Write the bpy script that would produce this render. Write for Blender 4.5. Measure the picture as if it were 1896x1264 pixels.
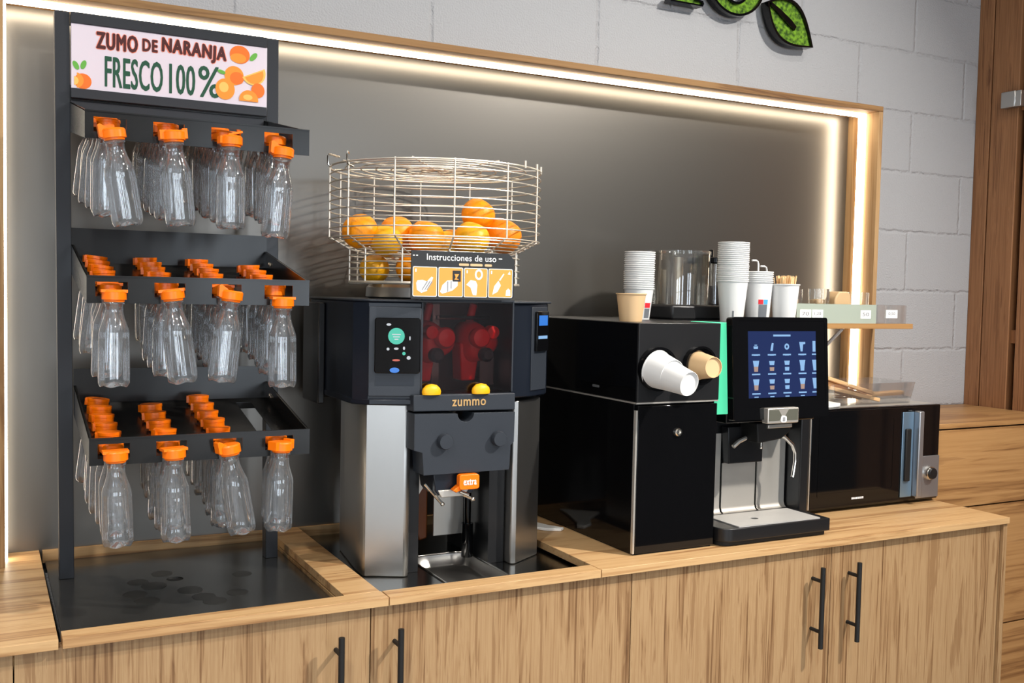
import bpy, bmesh, math, random
from mathutils import Vector, Matrix
random.seed(7)
sc = bpy.context.scene
for o in list(bpy.data.objects): bpy.data.objects.remove(o)
COL = sc.collection
R = math.radians

# ------------------------------------------------------------------ camera, world, lights, exposure
cam = bpy.data.cameras.new('camera'); camo = bpy.data.objects.new('camera', cam); COL.objects.link(camo)
cam.sensor_width = 36.0; cam.lens = 35.696; cam.clip_start = 0.05
def cam_axes(yaw, pitch, roll):
    f = Vector((math.sin(yaw)*math.cos(pitch), math.cos(yaw)*math.cos(pitch), -math.sin(pitch)))
    r = Vector((math.cos(yaw), -math.sin(yaw), 0)); u = r.cross(f)
    c, s = math.cos(roll), math.sin(roll)
    return r*c + u*s, u*c - r*s, f
_r, _u, _f = cam_axes(.48231, .04949, .02085)
m = Matrix((_r, _u, -_f)).transposed().to_4x4(); m.translation = Vector((0, -2.45446, 1.51234))
camo.matrix_world = m; sc.camera = camo
sc.view_settings.view_transform = 'Standard'; sc.view_settings.look = 'None'
sc.view_settings.gamma = 1.0; sc.view_settings.use_curve_mapping = False
sc.view_settings.exposure = -0.55
sc.cycles.max_bounces = 14; sc.cycles.transparent_max_bounces = 40; sc.cycles.transmission_bounces = 8
sc.cycles.glossy_bounces = 5; sc.cycles.diffuse_bounces = 4; sc.cycles.caustics_reflective = False; sc.cycles.caustics_refractive = False
sc.cycles.sample_clamp_indirect = 6.0

world = bpy.data.worlds.new('world'); sc.world = world; world.use_nodes = True
world.node_tree.nodes['Background'].inputs[0].default_value = (.72, .80, 1, 1)
world.node_tree.nodes['Background'].inputs[1].default_value = 0.6

def area(name, loc, target, sx, sy, power, col, spread=180, shape='RECTANGLE'):
    l = bpy.data.lights.new(name, 'AREA'); l.shape = shape; l.size = sx; l.size_y = sy
    l.energy = power; l.color = col; l.spread = R(spread)
    o = bpy.data.objects.new(name, l); COL.objects.link(o); o.location = loc
    d = Vector(target) - Vector(loc); o.rotation_euler = d.to_track_quat('-Z', 'Y').to_euler()
    return o
ROOM_Y = -6.6; CEIL = 3.3
# daylight in the tall windows of the shop front
WIN = [(-3.7, -2.7), (-2.4, -1.5), (-.8, -.15), (1.5, 2.0), (2.3, 3.0)]
for k, (a, b) in enumerate(WIN):
    area('window_daylight', ((a+b)/2, ROOM_Y-.08, 1.6), ((a+b)/2, 0, 1.3), b-a-.1, 2.3, 62*(b-a), (.80, .90, 1.0))
# ceiling downlights; the last one is added to brighten the upper right wall
for (x, y, p) in [(2.75, -2.3, 52), (1.3, -2.0, 20), (-.4, -1.9, 42), (.5, -3.6, 30), (2.2, -4.2, 30), (-1.8, -3.4, 30), (-1.5, -1.4, 16), (2.3, -1.2, 9)]:
    area('downlight_glow', (x, y, CEIL-.035), (x, y, 0) if p != 52 else (1.2, -.6, .9), .10, .10, p, (1, .95, .88), 150 if p != 52 else 95, 'DISK')

# ------------------------------------------------------------------ materials
def mat(name):
    m = bpy.data.materials.new(name); m.use_nodes = True
    nt = m.node_tree; return m, nt, nt.nodes['Principled BSDF']
def pm(name, col, rough=.5, metal=0., spec=.5, coat=0., trans=0., ior=1.45, emis=None, es=0., aniso=0., bump=0., bscale=200., sss=0.):
    m, nt, b = mat(name)
    b.inputs['Base Color'].default_value = (*col, 1); b.inputs['Roughness'].default_value = rough
    b.inputs['Metallic'].default_value = metal; b.inputs['Specular IOR Level'].default_value = spec
    b.inputs['Coat Weight'].default_value = coat; b.inputs['Coat Roughness'].default_value = .05
    b.inputs['Transmission Weight'].default_value = trans; b.inputs['IOR'].default_value = ior
    b.inputs['Anisotropic'].default_value = aniso
    if sss: b.inputs['Subsurface Weight'].default_value = sss; b.inputs['Subsurface Scale'].default_value = .01
    if emis: b.inputs['Emission Color'].default_value = (*emis, 1); b.inputs['Emission Strength'].default_value = es
    if bump:
        tc = nt.nodes.new('ShaderNodeTexCoord'); n = nt.nodes.new('ShaderNodeTexNoise'); n.inputs['Scale'].default_value = bscale
        n.inputs['Detail'].default_value = 3
        bp = nt.nodes.new('ShaderNodeBump'); bp.inputs['Strength'].default_value = bump; bp.inputs['Distance'].default_value = .001
        nt.links.new(tc.outputs['Object'], n.inputs['Vector']); nt.links.new(n.outputs['Fac'], bp.inputs['Height']); nt.links.new(bp.outputs['Normal'], b.inputs['Normal'])
    return m
def srgb(r, g, b):
    f = lambda c: (c/255/12.92) if c/255 <= .04045 else ((c/255+.055)/1.055)**2.4
    return (f(r), f(g), f(b))
def wood(name, axis, stops, seed=0., rough=.45, scale=1.0, streak=1.0):
    m, nt, b = mat(name); N = nt.nodes; Lk = nt.links.new
    tc = N.new('ShaderNodeTexCoord'); mp = N.new('ShaderNodeMapping')
    s = [13.*scale]*3; s['xyz'.index(axis)] = .75*scale; mp.inputs['Scale'].default_value = s
    mp.inputs['Location'].default_value = (seed, seed*1.7, seed*.6)
    Lk(tc.outputs['Object'], mp.inputs['Vector'])
    n0 = N.new('ShaderNodeTexNoise'); n0.inputs['Scale'].default_value = .8; n0.inputs['Detail'].default_value = 2; Lk(mp.outputs[0], n0.inputs['Vector'])
    ad = N.new('ShaderNodeVectorMath'); ad.operation = 'MULTIPLY_ADD'; ad.inputs[1].default_value = (1.6, 1.6, 1.6)
    Lk(n0.outputs['Color'], ad.inputs[0]); Lk(mp.outputs[0], ad.inputs[2])
    n1 = N.new('ShaderNodeTexNoise'); n1.inputs['Scale'].default_value = 1.3; n1.inputs['Detail'].default_value = 5; n1.inputs['Roughness'].default_value = .62
    Lk(ad.outputs[0], n1.inputs['Vector'])
    mp2 = N.new('ShaderNodeMapping'); s2 = [130.*scale]*3; s2['xyz'.index(axis)] = 2.2*scale; mp2.inputs['Scale'].default_value = s2; Lk(tc.outputs['Object'], mp2.inputs['Vector'])
    n2 = N.new('ShaderNodeTexNoise'); n2.inputs['Scale'].default_value = 1.; n2.inputs['Detail'].default_value = 3; Lk(mp2.outputs[0], n2.inputs['Vector'])
    # rings: repeated bands of the warped grain
    mu = N.new('ShaderNodeMath'); mu.operation = 'MULTIPLY'; mu.inputs[1].default_value = 7.; Lk(n1.outputs['Fac'], mu.inputs[0])
    fr = N.new('ShaderNodeMath'); fr.operation = 'PINGPONG'; fr.inputs[1].default_value = .5; Lk(mu.outputs[0], fr.inputs[0])
    a1 = N.new('ShaderNodeMath'); a1.operation = 'MULTIPLY_ADD'; a1.inputs[1].default_value = .20; Lk(fr.outputs[0], a1.inputs[0]); Lk(n1.outputs['Fac'], a1.inputs[2])
    a2 = N.new('ShaderNodeMath'); a2.operation = 'MULTIPLY_ADD'; a2.inputs[1].default_value = .42*streak; Lk(n2.outputs['Fac'], a2.inputs[0]); Lk(a1.outputs[0], a2.inputs[2])
    cr = N.new('ShaderNodeValToRGB'); e = cr.color_ramp.elements
    e[0].position = stops[0][0]; e[0].color = (*stops[0][1], 1); e[1].position = stops[-1][0]; e[1].color = (*stops[-1][1], 1)
    for p, c in stops[1:-1]:
        q = e.new(p); q.color = (*c, 1)
    Lk(a2.outputs[0], cr.inputs[0]); Lk(cr.outputs[0], b.inputs['Base Color'])
    b.inputs['Roughness'].default_value = rough; b.inputs['Specular IOR Level'].default_value = .35
    bp = N.new('ShaderNodeBump'); bp.inputs['Strength'].default_value = .25; bp.inputs['Distance'].default_value = .0006
    Lk(a2.outputs[0], bp.inputs['Height']); Lk(bp.outputs['Normal'], b.inputs['Normal'])
    return m
OAK = [(.50, srgb(118, 82, 48)), (.60, srgb(158, 117, 76)), (.70, srgb(190, 149, 102)), (.82, srgb(206, 168, 120)), (1.0, srgb(182, 140, 94))]
OAK = [(p, tuple(q*.92 for q in c)) for p, c in OAK]
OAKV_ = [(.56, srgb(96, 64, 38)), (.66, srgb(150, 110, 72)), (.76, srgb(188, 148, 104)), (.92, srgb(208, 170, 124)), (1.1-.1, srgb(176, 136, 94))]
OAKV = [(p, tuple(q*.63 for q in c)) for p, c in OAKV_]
RED = [(.50, srgb(62, 38, 24)), (.62, srgb(118, 78, 50)), (.76, srgb(164, 116, 78)), (1.0, srgb(132, 90, 58))]
DARKOAK = [(.50, srgb(96, 64, 36)), (.60, srgb(134, 95, 58)), (.72, srgb(166, 124, 78)), (.85, srgb(178, 136, 88)), (1.0, srgb(150, 110, 70))]
M = {}
M['oak_x'] = wood('oak_lengthwise', 'x', OAK, 3.1)
M['oak_x2'] = wood('oak_lengthwise_b', 'x', OAK, 9.4)
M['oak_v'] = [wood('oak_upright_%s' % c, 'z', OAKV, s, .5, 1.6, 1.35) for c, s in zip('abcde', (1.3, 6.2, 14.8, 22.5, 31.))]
M['oak_edge'] = wood('oak_edge', 'x', [(p, tuple(q*.80 for q in c)) for p, c in OAK], 17., .5)
FRO = [(p, tuple(q*.72 for q in c)) for p, c in DARKOAK]; FRV = [(p, tuple(q*.85 for q in c)) for p, c in OAK]
M['oak_frame'] = wood('oak_frame_lengthwise', 'x', FRO, 5., .7)
M['oak_frame_v'] = wood('oak_frame_upright', 'z', FRV, 8., .75)
M['cab_r'] = wood('oak_cabinet_drawers', 'x', DARKOAK, 44., .45, .8)
M['slat'] = wood('thermo_pine', 'z', RED, 12., .5, 1.5, 1.3)
M['shelf'] = wood('shelf_oak', 'x', DARKOAK, 61., .4)

def blockwall():
    m, nt, b = mat('painted_block_wall'); N = nt.nodes; Lk = nt.links.new
    tc = N.new('ShaderNodeTexCoord'); sp = N.new('ShaderNodeSeparateXYZ'); cb = N.new('ShaderNodeCombineXYZ')
    Lk(tc.outputs['Object'], sp.inputs[0])
    ax = N.new('ShaderNodeMath'); ax.operation = 'ADD'; ax.inputs[1].default_value = -2.294 + .504*20; Lk(sp.outputs['X'], ax.inputs[0])
    az = N.new('ShaderNodeMath'); az.operation = 'ADD'; az.inputs[1].default_value = -2.1477 + .2*20; Lk(sp.outputs['Z'], az.inputs[0])
    nz = N.new('ShaderNodeTexNoise'); nz.inputs['Scale'].default_value = 28; nz.inputs['Detail'].default_value = 3; Lk(tc.outputs['Object'], nz.inputs['Vector'])
    wob = N.new('ShaderNodeMath'); wob.operation = 'MULTIPLY_ADD'; wob.inputs[1].default_value = .014; Lk(nz.outputs['Fac'], wob.inputs[0]); Lk(az.outputs[0], wob.inputs[2])
    wox = N.new('ShaderNodeMath'); wox.operation = 'MULTIPLY_ADD'; wox.inputs[1].default_value = .006; Lk(nz.outputs['Fac'], wox.inputs[0]); Lk(ax.outputs[0], wox.inputs[2])
    Lk(wox.outputs[0], cb.inputs[0]); Lk(wob.outputs[0], cb.inputs[1])
    br = N.new('ShaderNodeTexBrick'); br.inputs['Scale'].default_value = 1; br.inputs['Brick Width'].default_value = .504; br.inputs['Row Height'].default_value = .2
    br.inputs['Mortar Size'].default_value = .0085; br.inputs['Mortar Smooth'].default_value = 1.; br.offset = .5; br.offset_frequency = 2
    br.inputs['Color1'].default_value = (1, 1, 1, 1); br.inputs['Color2'].default_value = (1, 1, 1, 1); br.inputs['Mortar'].default_value = (0, 0, 0, 1)
    Lk(cb.outputs[0], br.inputs['Vector'])
    g = N.new('ShaderNodeTexNoise'); g.inputs['Scale'].default_value = 210; g.inputs['Detail'].default_value = 4; Lk(tc.outputs['Object'], g.inputs['Vector'])
    g2 = N.new('ShaderNodeTexNoise'); g2.inputs['Scale'].default_value = 45; g2.inputs['Detail'].default_value = 5; Lk(tc.outputs['Object'], g2.inputs['Vector'])
    # broken mortar: the joint depth varies
    jm = N.new('ShaderNodeMath'); jm.operation = 'MULTIPLY_ADD'; jm.inputs[1].default_value = 3.2; jm.inputs[2].default_value = -.75; jm.use_clamp = True; Lk(g2.outputs['Fac'], jm.inputs[0])
    j2 = N.new('ShaderNodeMath'); j2.operation = 'MULTIPLY'; Lk(br.outputs['Fac'], j2.inputs[0]); Lk(jm.outputs[0], j2.inputs[1])
    b1 = N.new('ShaderNodeBump'); b1.invert = True; b1.inputs['Strength'].default_value = 1.; b1.inputs['Distance'].default_value = .0035; Lk(j2.outputs[0], b1.inputs['Height'])
    b2 = N.new('ShaderNodeBump'); b2.inputs['Strength'].default_value = .75; b2.inputs['Distance'].default_value = .0036; Lk(g.outputs['Fac'], b2.inputs['Height']); Lk(b1.outputs['Normal'], b2.inputs['Normal'])
    Lk(b2.outputs['Normal'], b.inputs['Normal'])
    b.inputs['Base Color'].default_value = (.44, .445, .46, 1)
    b.inputs['Roughness'].default_value = .6
    return m
M['block'] = blockwall()
def panelmat():
    m, nt, b = mat('grey_satin_panel')
    b.inputs['Base Color'].default_value = (.170, .160, .145, 1); b.inputs['Metallic'].default_value = .85; b.inputs['Roughness'].default_value = .31
    b.inputs['Specular IOR Level'].default_value = .6
    return m
M['panel'] = panelmat()
M['black'] = pm('black_gloss', (.003, .003, .0035), .07, 0, .42)
M['blacksat'] = pm('black_satin', (.011, .011, .012), .33)
M['blackmat'] = pm('black_matt', (.006, .006, .006), .6)
M['anth'] = pm('anthracite_plastic', (.026, .031, .040), .42, bump=.15, bscale=700)
M['anthdark'] = pm('anthracite_dark', (.006, .009, .016), .34)
M['rack'] = pm('anthracite_powder_coat', (.012, .012, .0118), .2, spec=.5)
M['rackpost'] = pm('anthracite_post', (.026, .028, .033), .3, spec=.4)
M['steel'] = pm('brushed_steel', (.50, .485, .46), .34, 1., aniso=.4, bump=.03, bscale=900)
M['stain'] = pm('dried_water_mark', (.085, .083, .078), .36, .8)
M['steeldark'] = pm('dark_steel_sheet', (.26, .26, .25), .2, 1.)
M['chrome'] = pm('chrome_wire', (.86, .82, .75), .2, 1.)
M['wire'] = pm('basket_wire', (.82, .76, .66), .38, .8)
M['steelpanel'] = pm('satin_steel_panel', (.70, .655, .59), .38, .75)
M['orangeP'] = pm('orange_cap_plastic', srgb(255, 122, 6), .32, sss=.0)
M['red'] = pm('red_squeezer_plastic', srgb(235, 12, 16), .25)
M['white'] = pm('white_paper_cup', (.74, .74, .73), .55)
M['whitein'] = pm('white_paper', (.84, .82, .78), .6)
M['kraft'] = pm('kraft_paper_cup', srgb(214, 180, 136), .6)
M['stir'] = wood('birch', 'z', [(.5, srgb(205, 160, 105)), (.8, srgb(238, 205, 155)), (1., srgb(225, 185, 135))], 2., .6, 2.)
M['spoon'] = wood('birch_cutlery', 'x', [(.5, srgb(180, 130, 85)), (.8, srgb(222, 178, 128)), (1., srgb(205, 155, 105))], 5., .55, 2.)
M['orange'] = pm('orange_peel', srgb(255, 156, 6), .42, bump=.5, bscale=260)
M['orange2'] = pm('orange_peel_yellowish', srgb(248, 178, 16), .42, bump=.5, bscale=260)
M['green_led'] = pm('green_lit_panel', (.05, .4, .2), .4, emis=(.12, .85, .47), es=1.25)
M['led_dim'] = pm('led_diffuser_left', (1, 1, 1), .5, emis=(1, .88, .70), es=18)
M['led'] = pm('led_diffuser', (1, 1, 1), .5, emis=(1, .86, .66), es=24)
M['sign_white'] = pm('sign_print_white', srgb(218, 208, 218), .4)
M['maroon'] = pm('sign_print_maroon', srgb(66, 4, 4), .5)
M['coral'] = pm('sign_print_coral', srgb(248, 140, 110), .4)
M['dgreen'] = pm('sign_print_green', srgb(6, 72, 46), .5)
M['lgreen'] = pm('sign_print_leaf', srgb(98, 170, 62), .4)
M['po'] = pm('sign_print_orange', srgb(245, 145, 40), .4)
M['po2'] = pm('sign_print_orange_deep', srgb(232, 112, 24), .4)
M['po3'] = pm('sign_print_orange_pale', srgb(253, 190, 96), .4)
M['board'] = pm('sign_board_charcoal', srgb(40, 42, 44), .45)
M['tile'] = pm('sign_print_tile', srgb(244, 158, 72), .45)
M['ink'] = pm('print_white', (.85, .85, .85), .5)
M['inkgrey'] = pm('print_grey', (.25, .25, .26), .5)
M['bronze'] = pm('logo_bronze', srgb(205, 165, 110), .35, .3)
M['screen'] = pm('screen_blue', (.0, .0, .0), .12, emis=(.024, .040, .135), es=1.3)
M['icon'] = pm('screen_icon', (0, 0, 0), .3, emis=(.35, .62, 1.0), es=1.25)
M['icon2'] = pm('screen_icon_warm', (0, 0, 0), .3, emis=(.75, .52, .42), es=.9)
M['mint'] = pm('screen_mint', (0, 0, 0), .3, emis=(.10, .85, .60), es=1.0)
M['wlight'] = pm('screen_white', (0, 0, 0), .3, emis=(.9, .95, 1), es=1.)
M['blue'] = pm('screen_bright_blue', (0, 0, 0), .3, emis=(.06, .30, 1.), es=1.1)
M['redl'] = pm('screen_red', (0, 0, 0), .3, emis=(1, .2, .12), es=.9)
M['moss'] = None
M['floor'] = pm('floor_grey', (.42, .41, .40), .5)
M['roomwall'] = pm('room_plaster', (.62, .61, .60), .8)
M['ceiling'] = pm('ceiling_paint', (.50, .50, .50), .9)
M['napkin'] = pm('paper_napkin', (.85, .83, .78), .8)
M['mwsteel'] = pm('microwave_silver', (.40, .41, .43), .32, .8)
M['mwblue'] = pm('microwave_handle_blue_steel', (.22, .34, .47), .3, .7)
M['sage'] = pm('organiser_sage', srgb(142, 152, 138), .4)
M['beans'] = pm('coffee_beans', srgb(60, 38, 22), .5, bump=1., bscale=90)
M['peel'] = pm('copper_brown_plastic', srgb(120, 62, 26), .3)
M['juicecup'] = M['orangeP']
def thin(name, tint, gloss, fr_gain, fr_base, rough=.04, blend=.35, diff=0., dcol=(.8, .85, .9)):
    m = bpy.data.materials.new(name); m.use_nodes = True; nt = m.node_tree; nt.nodes.clear(); N = nt.nodes; Lk = nt.links.new
    out = N.new('ShaderNodeOutputMaterial'); tr = N.new('ShaderNodeBsdfTransparent'); tr.inputs[0].default_value = (*tint, 1)
    gl = N.new('ShaderNodeBsdfGlossy'); gl.inputs['Roughness'].default_value = rough; gl.inputs[0].default_value = (*gloss, 1)
    lw = N.new('ShaderNodeLayerWeight'); lw.inputs['Blend'].default_value = blend
    ma = N.new('ShaderNodeMath'); ma.operation = 'MULTIPLY_ADD'; ma.use_clamp = True; ma.inputs[1].default_value = fr_gain; ma.inputs[2].default_value = fr_base
    Lk(lw.outputs['Fresnel'], ma.inputs[0]); mx = N.new('ShaderNodeMixShader'); Lk(ma.outputs[0], mx.inputs[0]); Lk(tr.outputs[0], mx.inputs[1]); Lk(gl.outputs[0], mx.inputs[2])
    last = mx
    if diff:
        df = N.new('ShaderNodeBsdfDiffuse'); df.inputs[0].default_value = (*dcol, 1)
        m2 = N.new('ShaderNodeMixShader'); m2.inputs[0].default_value = diff; Lk(mx.outputs[0], m2.inputs[1]); Lk(df.outputs[0], m2.inputs[2]); last = m2
    Lk(last.outputs[0], out.inputs[0]); return m
M['pet'] = thin('clear_pet', (.965, .97, .975), (1, 1, 1), .9, .035, .05, .42, .035)
M['smoke'] = thin('smoked_cover', (.80, .66, .64), (.9, .9, .9), .8, .05, .05, .3)
M['acryl'] = thin('clear_acrylic', (.985, .99, .988), (1, 1, 1), .7, .03, .03, .25, .02)
M['sageac'] = thin('frosted_sage_acrylic', (.6, .65, .6), (1, 1, 1), .4, .03, .2, .3, .75, srgb(186, 196, 182))
M['hopglass'] = thin('hopper_plastic', (.80, .76, .68), (1, 1, 1), .8, .07, .04, .4, .03)
def mossmat():
    m, nt, b = mat('preserved_moss'); N = nt.nodes; Lk = nt.links.new
    tc = N.new('ShaderNodeTexCoord'); n = N.new('ShaderNodeTexNoise'); n.inputs['Scale'].default_value = 90; n.inputs['Detail'].default_value = 4
    Lk(tc.outputs['Object'], n.inputs['Vector']); cr = N.new('ShaderNodeValToRGB'); e = cr.color_ramp.elements
    e[0].position = .35; e[0].color = (*srgb(46, 78, 10), 1); e[1].position = .68; e[1].color = (*srgb(128, 176, 42), 1)
    Lk(n.outputs['Fac'], cr.inputs[0]); Lk(cr.outputs[0], b.inputs['Base Color']); b.inputs['Roughness'].default_value = .9
    bp = N.new('ShaderNodeBump'); bp.inputs['Strength'].default_value = 1; bp.inputs['Distance'].default_value = .008; Lk(n.outputs['Fac'], bp.inputs['Height']); Lk(bp.outputs['Normal'], b.inputs['Normal'])
    return m
M['moss'] = mossmat()
def traysteel():
    # steel base sheet with faint round water marks
    m, nt, b = mat('stained_steel_sheet'); N = nt.nodes; Lk = nt.links.new
    tc = N.new('ShaderNodeTexCoord'); n = N.new('ShaderNodeTexVoronoi'); n.inputs['Scale'].default_value = 9; n.inputs['Randomness'].default_value = .8
    n2 = N.new('ShaderNodeTexNoise'); n2.inputs['Scale'].default_value = 3.2
    Lk(tc.outputs['Object'], n.inputs['Vector']); Lk(tc.outputs['Object'], n2.inputs['Vector'])
    cr = N.new('ShaderNodeValToRGB'); e = cr.color_ramp.elements; e[0].position = .30; e[0].color = (.13,)*3 + (1,); e[1].position = .36; e[1].color = (.20,)*3 + (1,)
    Lk(n.outputs['Distance'], cr.inputs[0]); Lk(cr.outputs[0], b.inputs['Roughness'])
    b.inputs['Base Color'].default_value = (.15, .147, .14, 1); b.inputs['Metallic'].default_value = .85
    return m
M['sheet'] = traysteel()

# ------------------------------------------------------------------ mesh helpers
class MB:
    def __init__(s): s.bm = bmesh.new()
    def add(s, verts, faces):
        vs = [s.bm.verts.new(v) for v in verts]
        for f in faces:
            try: s.bm.faces.new([vs[i] for i in f])
            except ValueError: pass
        return vs
    def box(s, x0, x1, y0, y1, z0, z1, rot=None):
        P = [(x, y, z) for z in (z0, z1) for y in (y0, y1) for x in (x0, x1)]
        if rot: P = [rot @ Vector(p) for p in P]
        s.add(P, [(0, 2, 3, 1), (4, 5, 7, 6), (0, 1, 5, 4), (2, 6, 7, 3), (0, 4, 6, 2), (1, 3, 7, 5)]); return s
    def hexa(s, P):  # 8 points: bottom 4 (ccw), top 4
        s.add(P, [(3, 2, 1, 0), (4, 5, 6, 7), (0, 1, 5, 4), (1, 2, 6, 5), (2, 3, 7, 6), (3, 0, 4, 7)]); return s
    def prism(s, poly, a, b, plane='xz'):  # poly in plane, extruded along the third axis from a to b
        mk = {'xz': lambda p, t: (p[0], t, p[1]), 'xy': lambda p, t: (p[0], p[1], t), 'yz': lambda p, t: (t, p[0], p[1])}[plane]
        n = len(poly); s.add([mk(p, a) for p in poly] + [mk(p, b) for p in poly],
              [tuple(range(n)), tuple(range(2*n-1, n-1, -1))] + [(i, (i+1) % n, n+(i+1) % n, n+i) for i in range(n)]); return s
    def ringprism(s, outer, inner, a, b, plane='xz'):  # same count outer/inner
        mk = {'xz': lambda p, t: (p[0], t, p[1]), 'xy': lambda p, t: (p[0], p[1], t), 'yz': lambda p, t: (t, p[0], p[1])}[plane]
        n = len(outer); V = [mk(p, t) for t in (a, b) for L in (outer, inner) for p in L]; F = []
        for i in range(n):
            j = (i+1) % n
            F += [(i, j, n+j, n+i), (2*n+i, 3*n+i, 3*n+j, 2*n+j), (i, 2*n+i, 2*n+j, j), (n+i, n+j, 3*n+j, 3*n+i)]
        s.add(V, F); return s
    def lathe(s, prof, n=24, o=(0, 0, 0), mtx=None, capb=False, capt=False, lobes=0, amp=0.):
        V = []
        for (r, z) in prof:
            for i in range(n):
                a = 2*math.pi*i/n; rr = r*(1 + (amp*math.cos(lobes*a) if lobes else 0)); v = Vector((rr*math.cos(a), rr*math.sin(a), z))
                V.append((mtx @ v if mtx else v) + Vector(o))
        F = [(k*n+i, k*n+(i+1) % n, (k+1)*n+(i+1) % n, (k+1)*n+i) for k in range(len(prof)-1) for i in range(n)]
        if capb: F.append(tuple(range(n-1, -1, -1)))
        if capt: F.append(tuple((len(prof)-1)*n+i for i in range(n)))
        s.add(V, F); return s
    def cyl(s, p, q, r, n=16, r2=None):
        p, q = Vector(p), Vector(q); d = q-p; mt = d.to_track_quat('Z', 'Y').to_matrix()
        return s.lathe([(r, 0), (r2 if r2 else r, d.length)], n, p, mt, True, True)
    def tube(s, pts, r, n=8, closed=False):
        pts = [Vector(p) for p in pts]; m_ = len(pts); V = []; prev = None
        for i, p in enumerate(pts):
            if closed: t = pts[(i+1) % m_] - pts[i-1]
            else: t = pts[min(i+1, m_-1)] - pts[max(i-1, 0)]
            t.normalize()
            if prev is None: a = t.orthogonal().normalized()
            else: a = (prev - t*prev.dot(t)).normalized()
            prev = a; b = t.cross(a)
            for k in range(n):
                an = 2*math.pi*k/n; V.append(p + a*math.cos(an)*r + b*math.sin(an)*r)
        F = []; rng = m_ if closed else m_-1
        for i in range(rng):
            for k in range(n):
                j = (i+1) % m_; F.append((i*n+k, i*n+(k+1) % n, j*n+(k+1) % n, j*n+k))
        if not closed: F += [tuple(range(n-1, -1, -1)), tuple((m_-1)*n+k for k in range(n))]
        s.add(V, F); return s
    def ball(s, c, r, sc_=(1, 1, 1), sub=3):
        g = bmesh.ops.create_icosphere(s.bm, subdivisions=sub, radius=r)
        for v in g['verts']: v.co = Vector((v.co.x*sc_[0], v.co.y*sc_[1], v.co.z*sc_[2])) + Vector(c)
        return s
def wloc(o):
    v = Vector((0, 0, 0))
    while o: v += o.location; o = o.parent
    return v
def build(name, mb, m, parent=None, bev=0., smooth=True, seg=2, local=False, ang=32, **kw):
    me = bpy.data.meshes.new(name)
    bmesh.ops.remove_doubles(mb.bm, verts=mb.bm.verts, dist=1e-6); bmesh.ops.recalc_face_normals(mb.bm, faces=mb.bm.faces)
    if parent is not None and not local:
        off = wloc(parent)
        for v in mb.bm.verts: v.co -= off
    mb.bm.to_mesh(me); mb.bm.free()
    me.materials.append(m)
    if smooth:
        for p in me.polygons: p.use_smooth = True
        me.set_sharp_from_angle(angle=R(ang))
    o = bpy.data.objects.new(name, me); COL.objects.link(o)
    if parent is not None: o.parent = parent
    if bev:
        md = o.modifiers.new('bevel', 'BEVEL'); md.width = bev; md.segments = seg; md.limit_method = 'ANGLE'; md.angle_limit = R(40)
        md.harden_normals = False
    tag(o, **kw); return o
def tag(o, label=None, cat=None, group=None, kind=None):
    if label: o['label'] = label
    if cat: o['category'] = cat
    if group: o['group'] = group
    if kind: o['kind'] = kind
    return o
def empty(name, loc, label, cat, group=None):
    o = bpy.data.objects.new(name, None); COL.objects.link(o); o.location = loc; o.empty_display_size = .05
    return tag(o, label, cat, group)
def copy_tree(src, parent=None):
    c = src.copy(); COL.objects.link(c); c.parent = parent
    for ch in list(src.children): copy_tree(ch, c)
    return c
def text(name, s, x0, x1, z0, z1, y, m, parent, depth=.0006, bold=0., jitter=0, rot=0., **kw):
    cu = bpy.data.curves.new('t', 'FONT'); cu.body = s; cu.extrude = .5; cu.resolution_u = 3; cu.space_character = 1+3*bold
    o = bpy.data.objects.new('t', cu); me = bpy.data.meshes.new_from_object(o)
    xs = [v.co.x for v in me.vertices]; ys = [v.co.y for v in me.vertices]
    ax, bx, ay, by = min(xs), max(xs), min(ys), max(ys)
    off = wloc(parent) if parent is not None else Vector((0, 0, 0))
    for v in me.vertices:
        X = (v.co.x-ax)/(bx-ax); Z = (v.co.y-ay)/(by-ay); T = v.co.z+.5
        p = Vector((x0+(x1-x0)*X, y-depth*T, z0+(z1-z0)*Z))
        if rot:
            c = Vector(((x0+x1)/2, y, (z0+z1)/2)); p = Matrix.Rotation(rot, 3, 'Y') @ (p-c) + c
        v.co = p - off
    if bold:
        bmx = bmesh.new(); bmx.from_mesh(me); base = bmx.verts[:] + bmx.edges[:] + bmx.faces[:]; hh = (z1-z0)*bold
        for k in range(8):
            g = bmesh.ops.duplicate(bmx, geom=base)
            for v in g['geom']:
                if isinstance(v, bmesh.types.BMVert): v.co += Vector((hh*math.cos(k*math.pi/4), -1e-5*(k+1), hh*math.sin(k*math.pi/4)))
        bmx.to_mesh(me); bmx.free()
    me.materials.clear(); me.materials.append(m); me.name = name
    bpy.data.objects.remove(o); bpy.data.curves.remove(cu)
    ob = bpy.data.objects.new(name, me); COL.objects.link(ob)
    if parent is not None: ob.parent = parent
    return tag(ob, **kw)
def disc(mb, cx, cz, rx, rz, y, n=28, t=.0005, rot=0., a0=0., a1=2*math.pi):
    P = []
    full = abs(a1-a0-2*math.pi) < 1e-6
    for i in range(n if full else n+1):
        a = a0+(a1-a0)*i/n; X, Z = rx*math.cos(a), rz*math.sin(a)
        P.append((cx+X*math.cos(rot)-Z*math.sin(rot), cz+X*math.sin(rot)+Z*math.cos(rot)))
    mb.prism(P, y, y-t)
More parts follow.
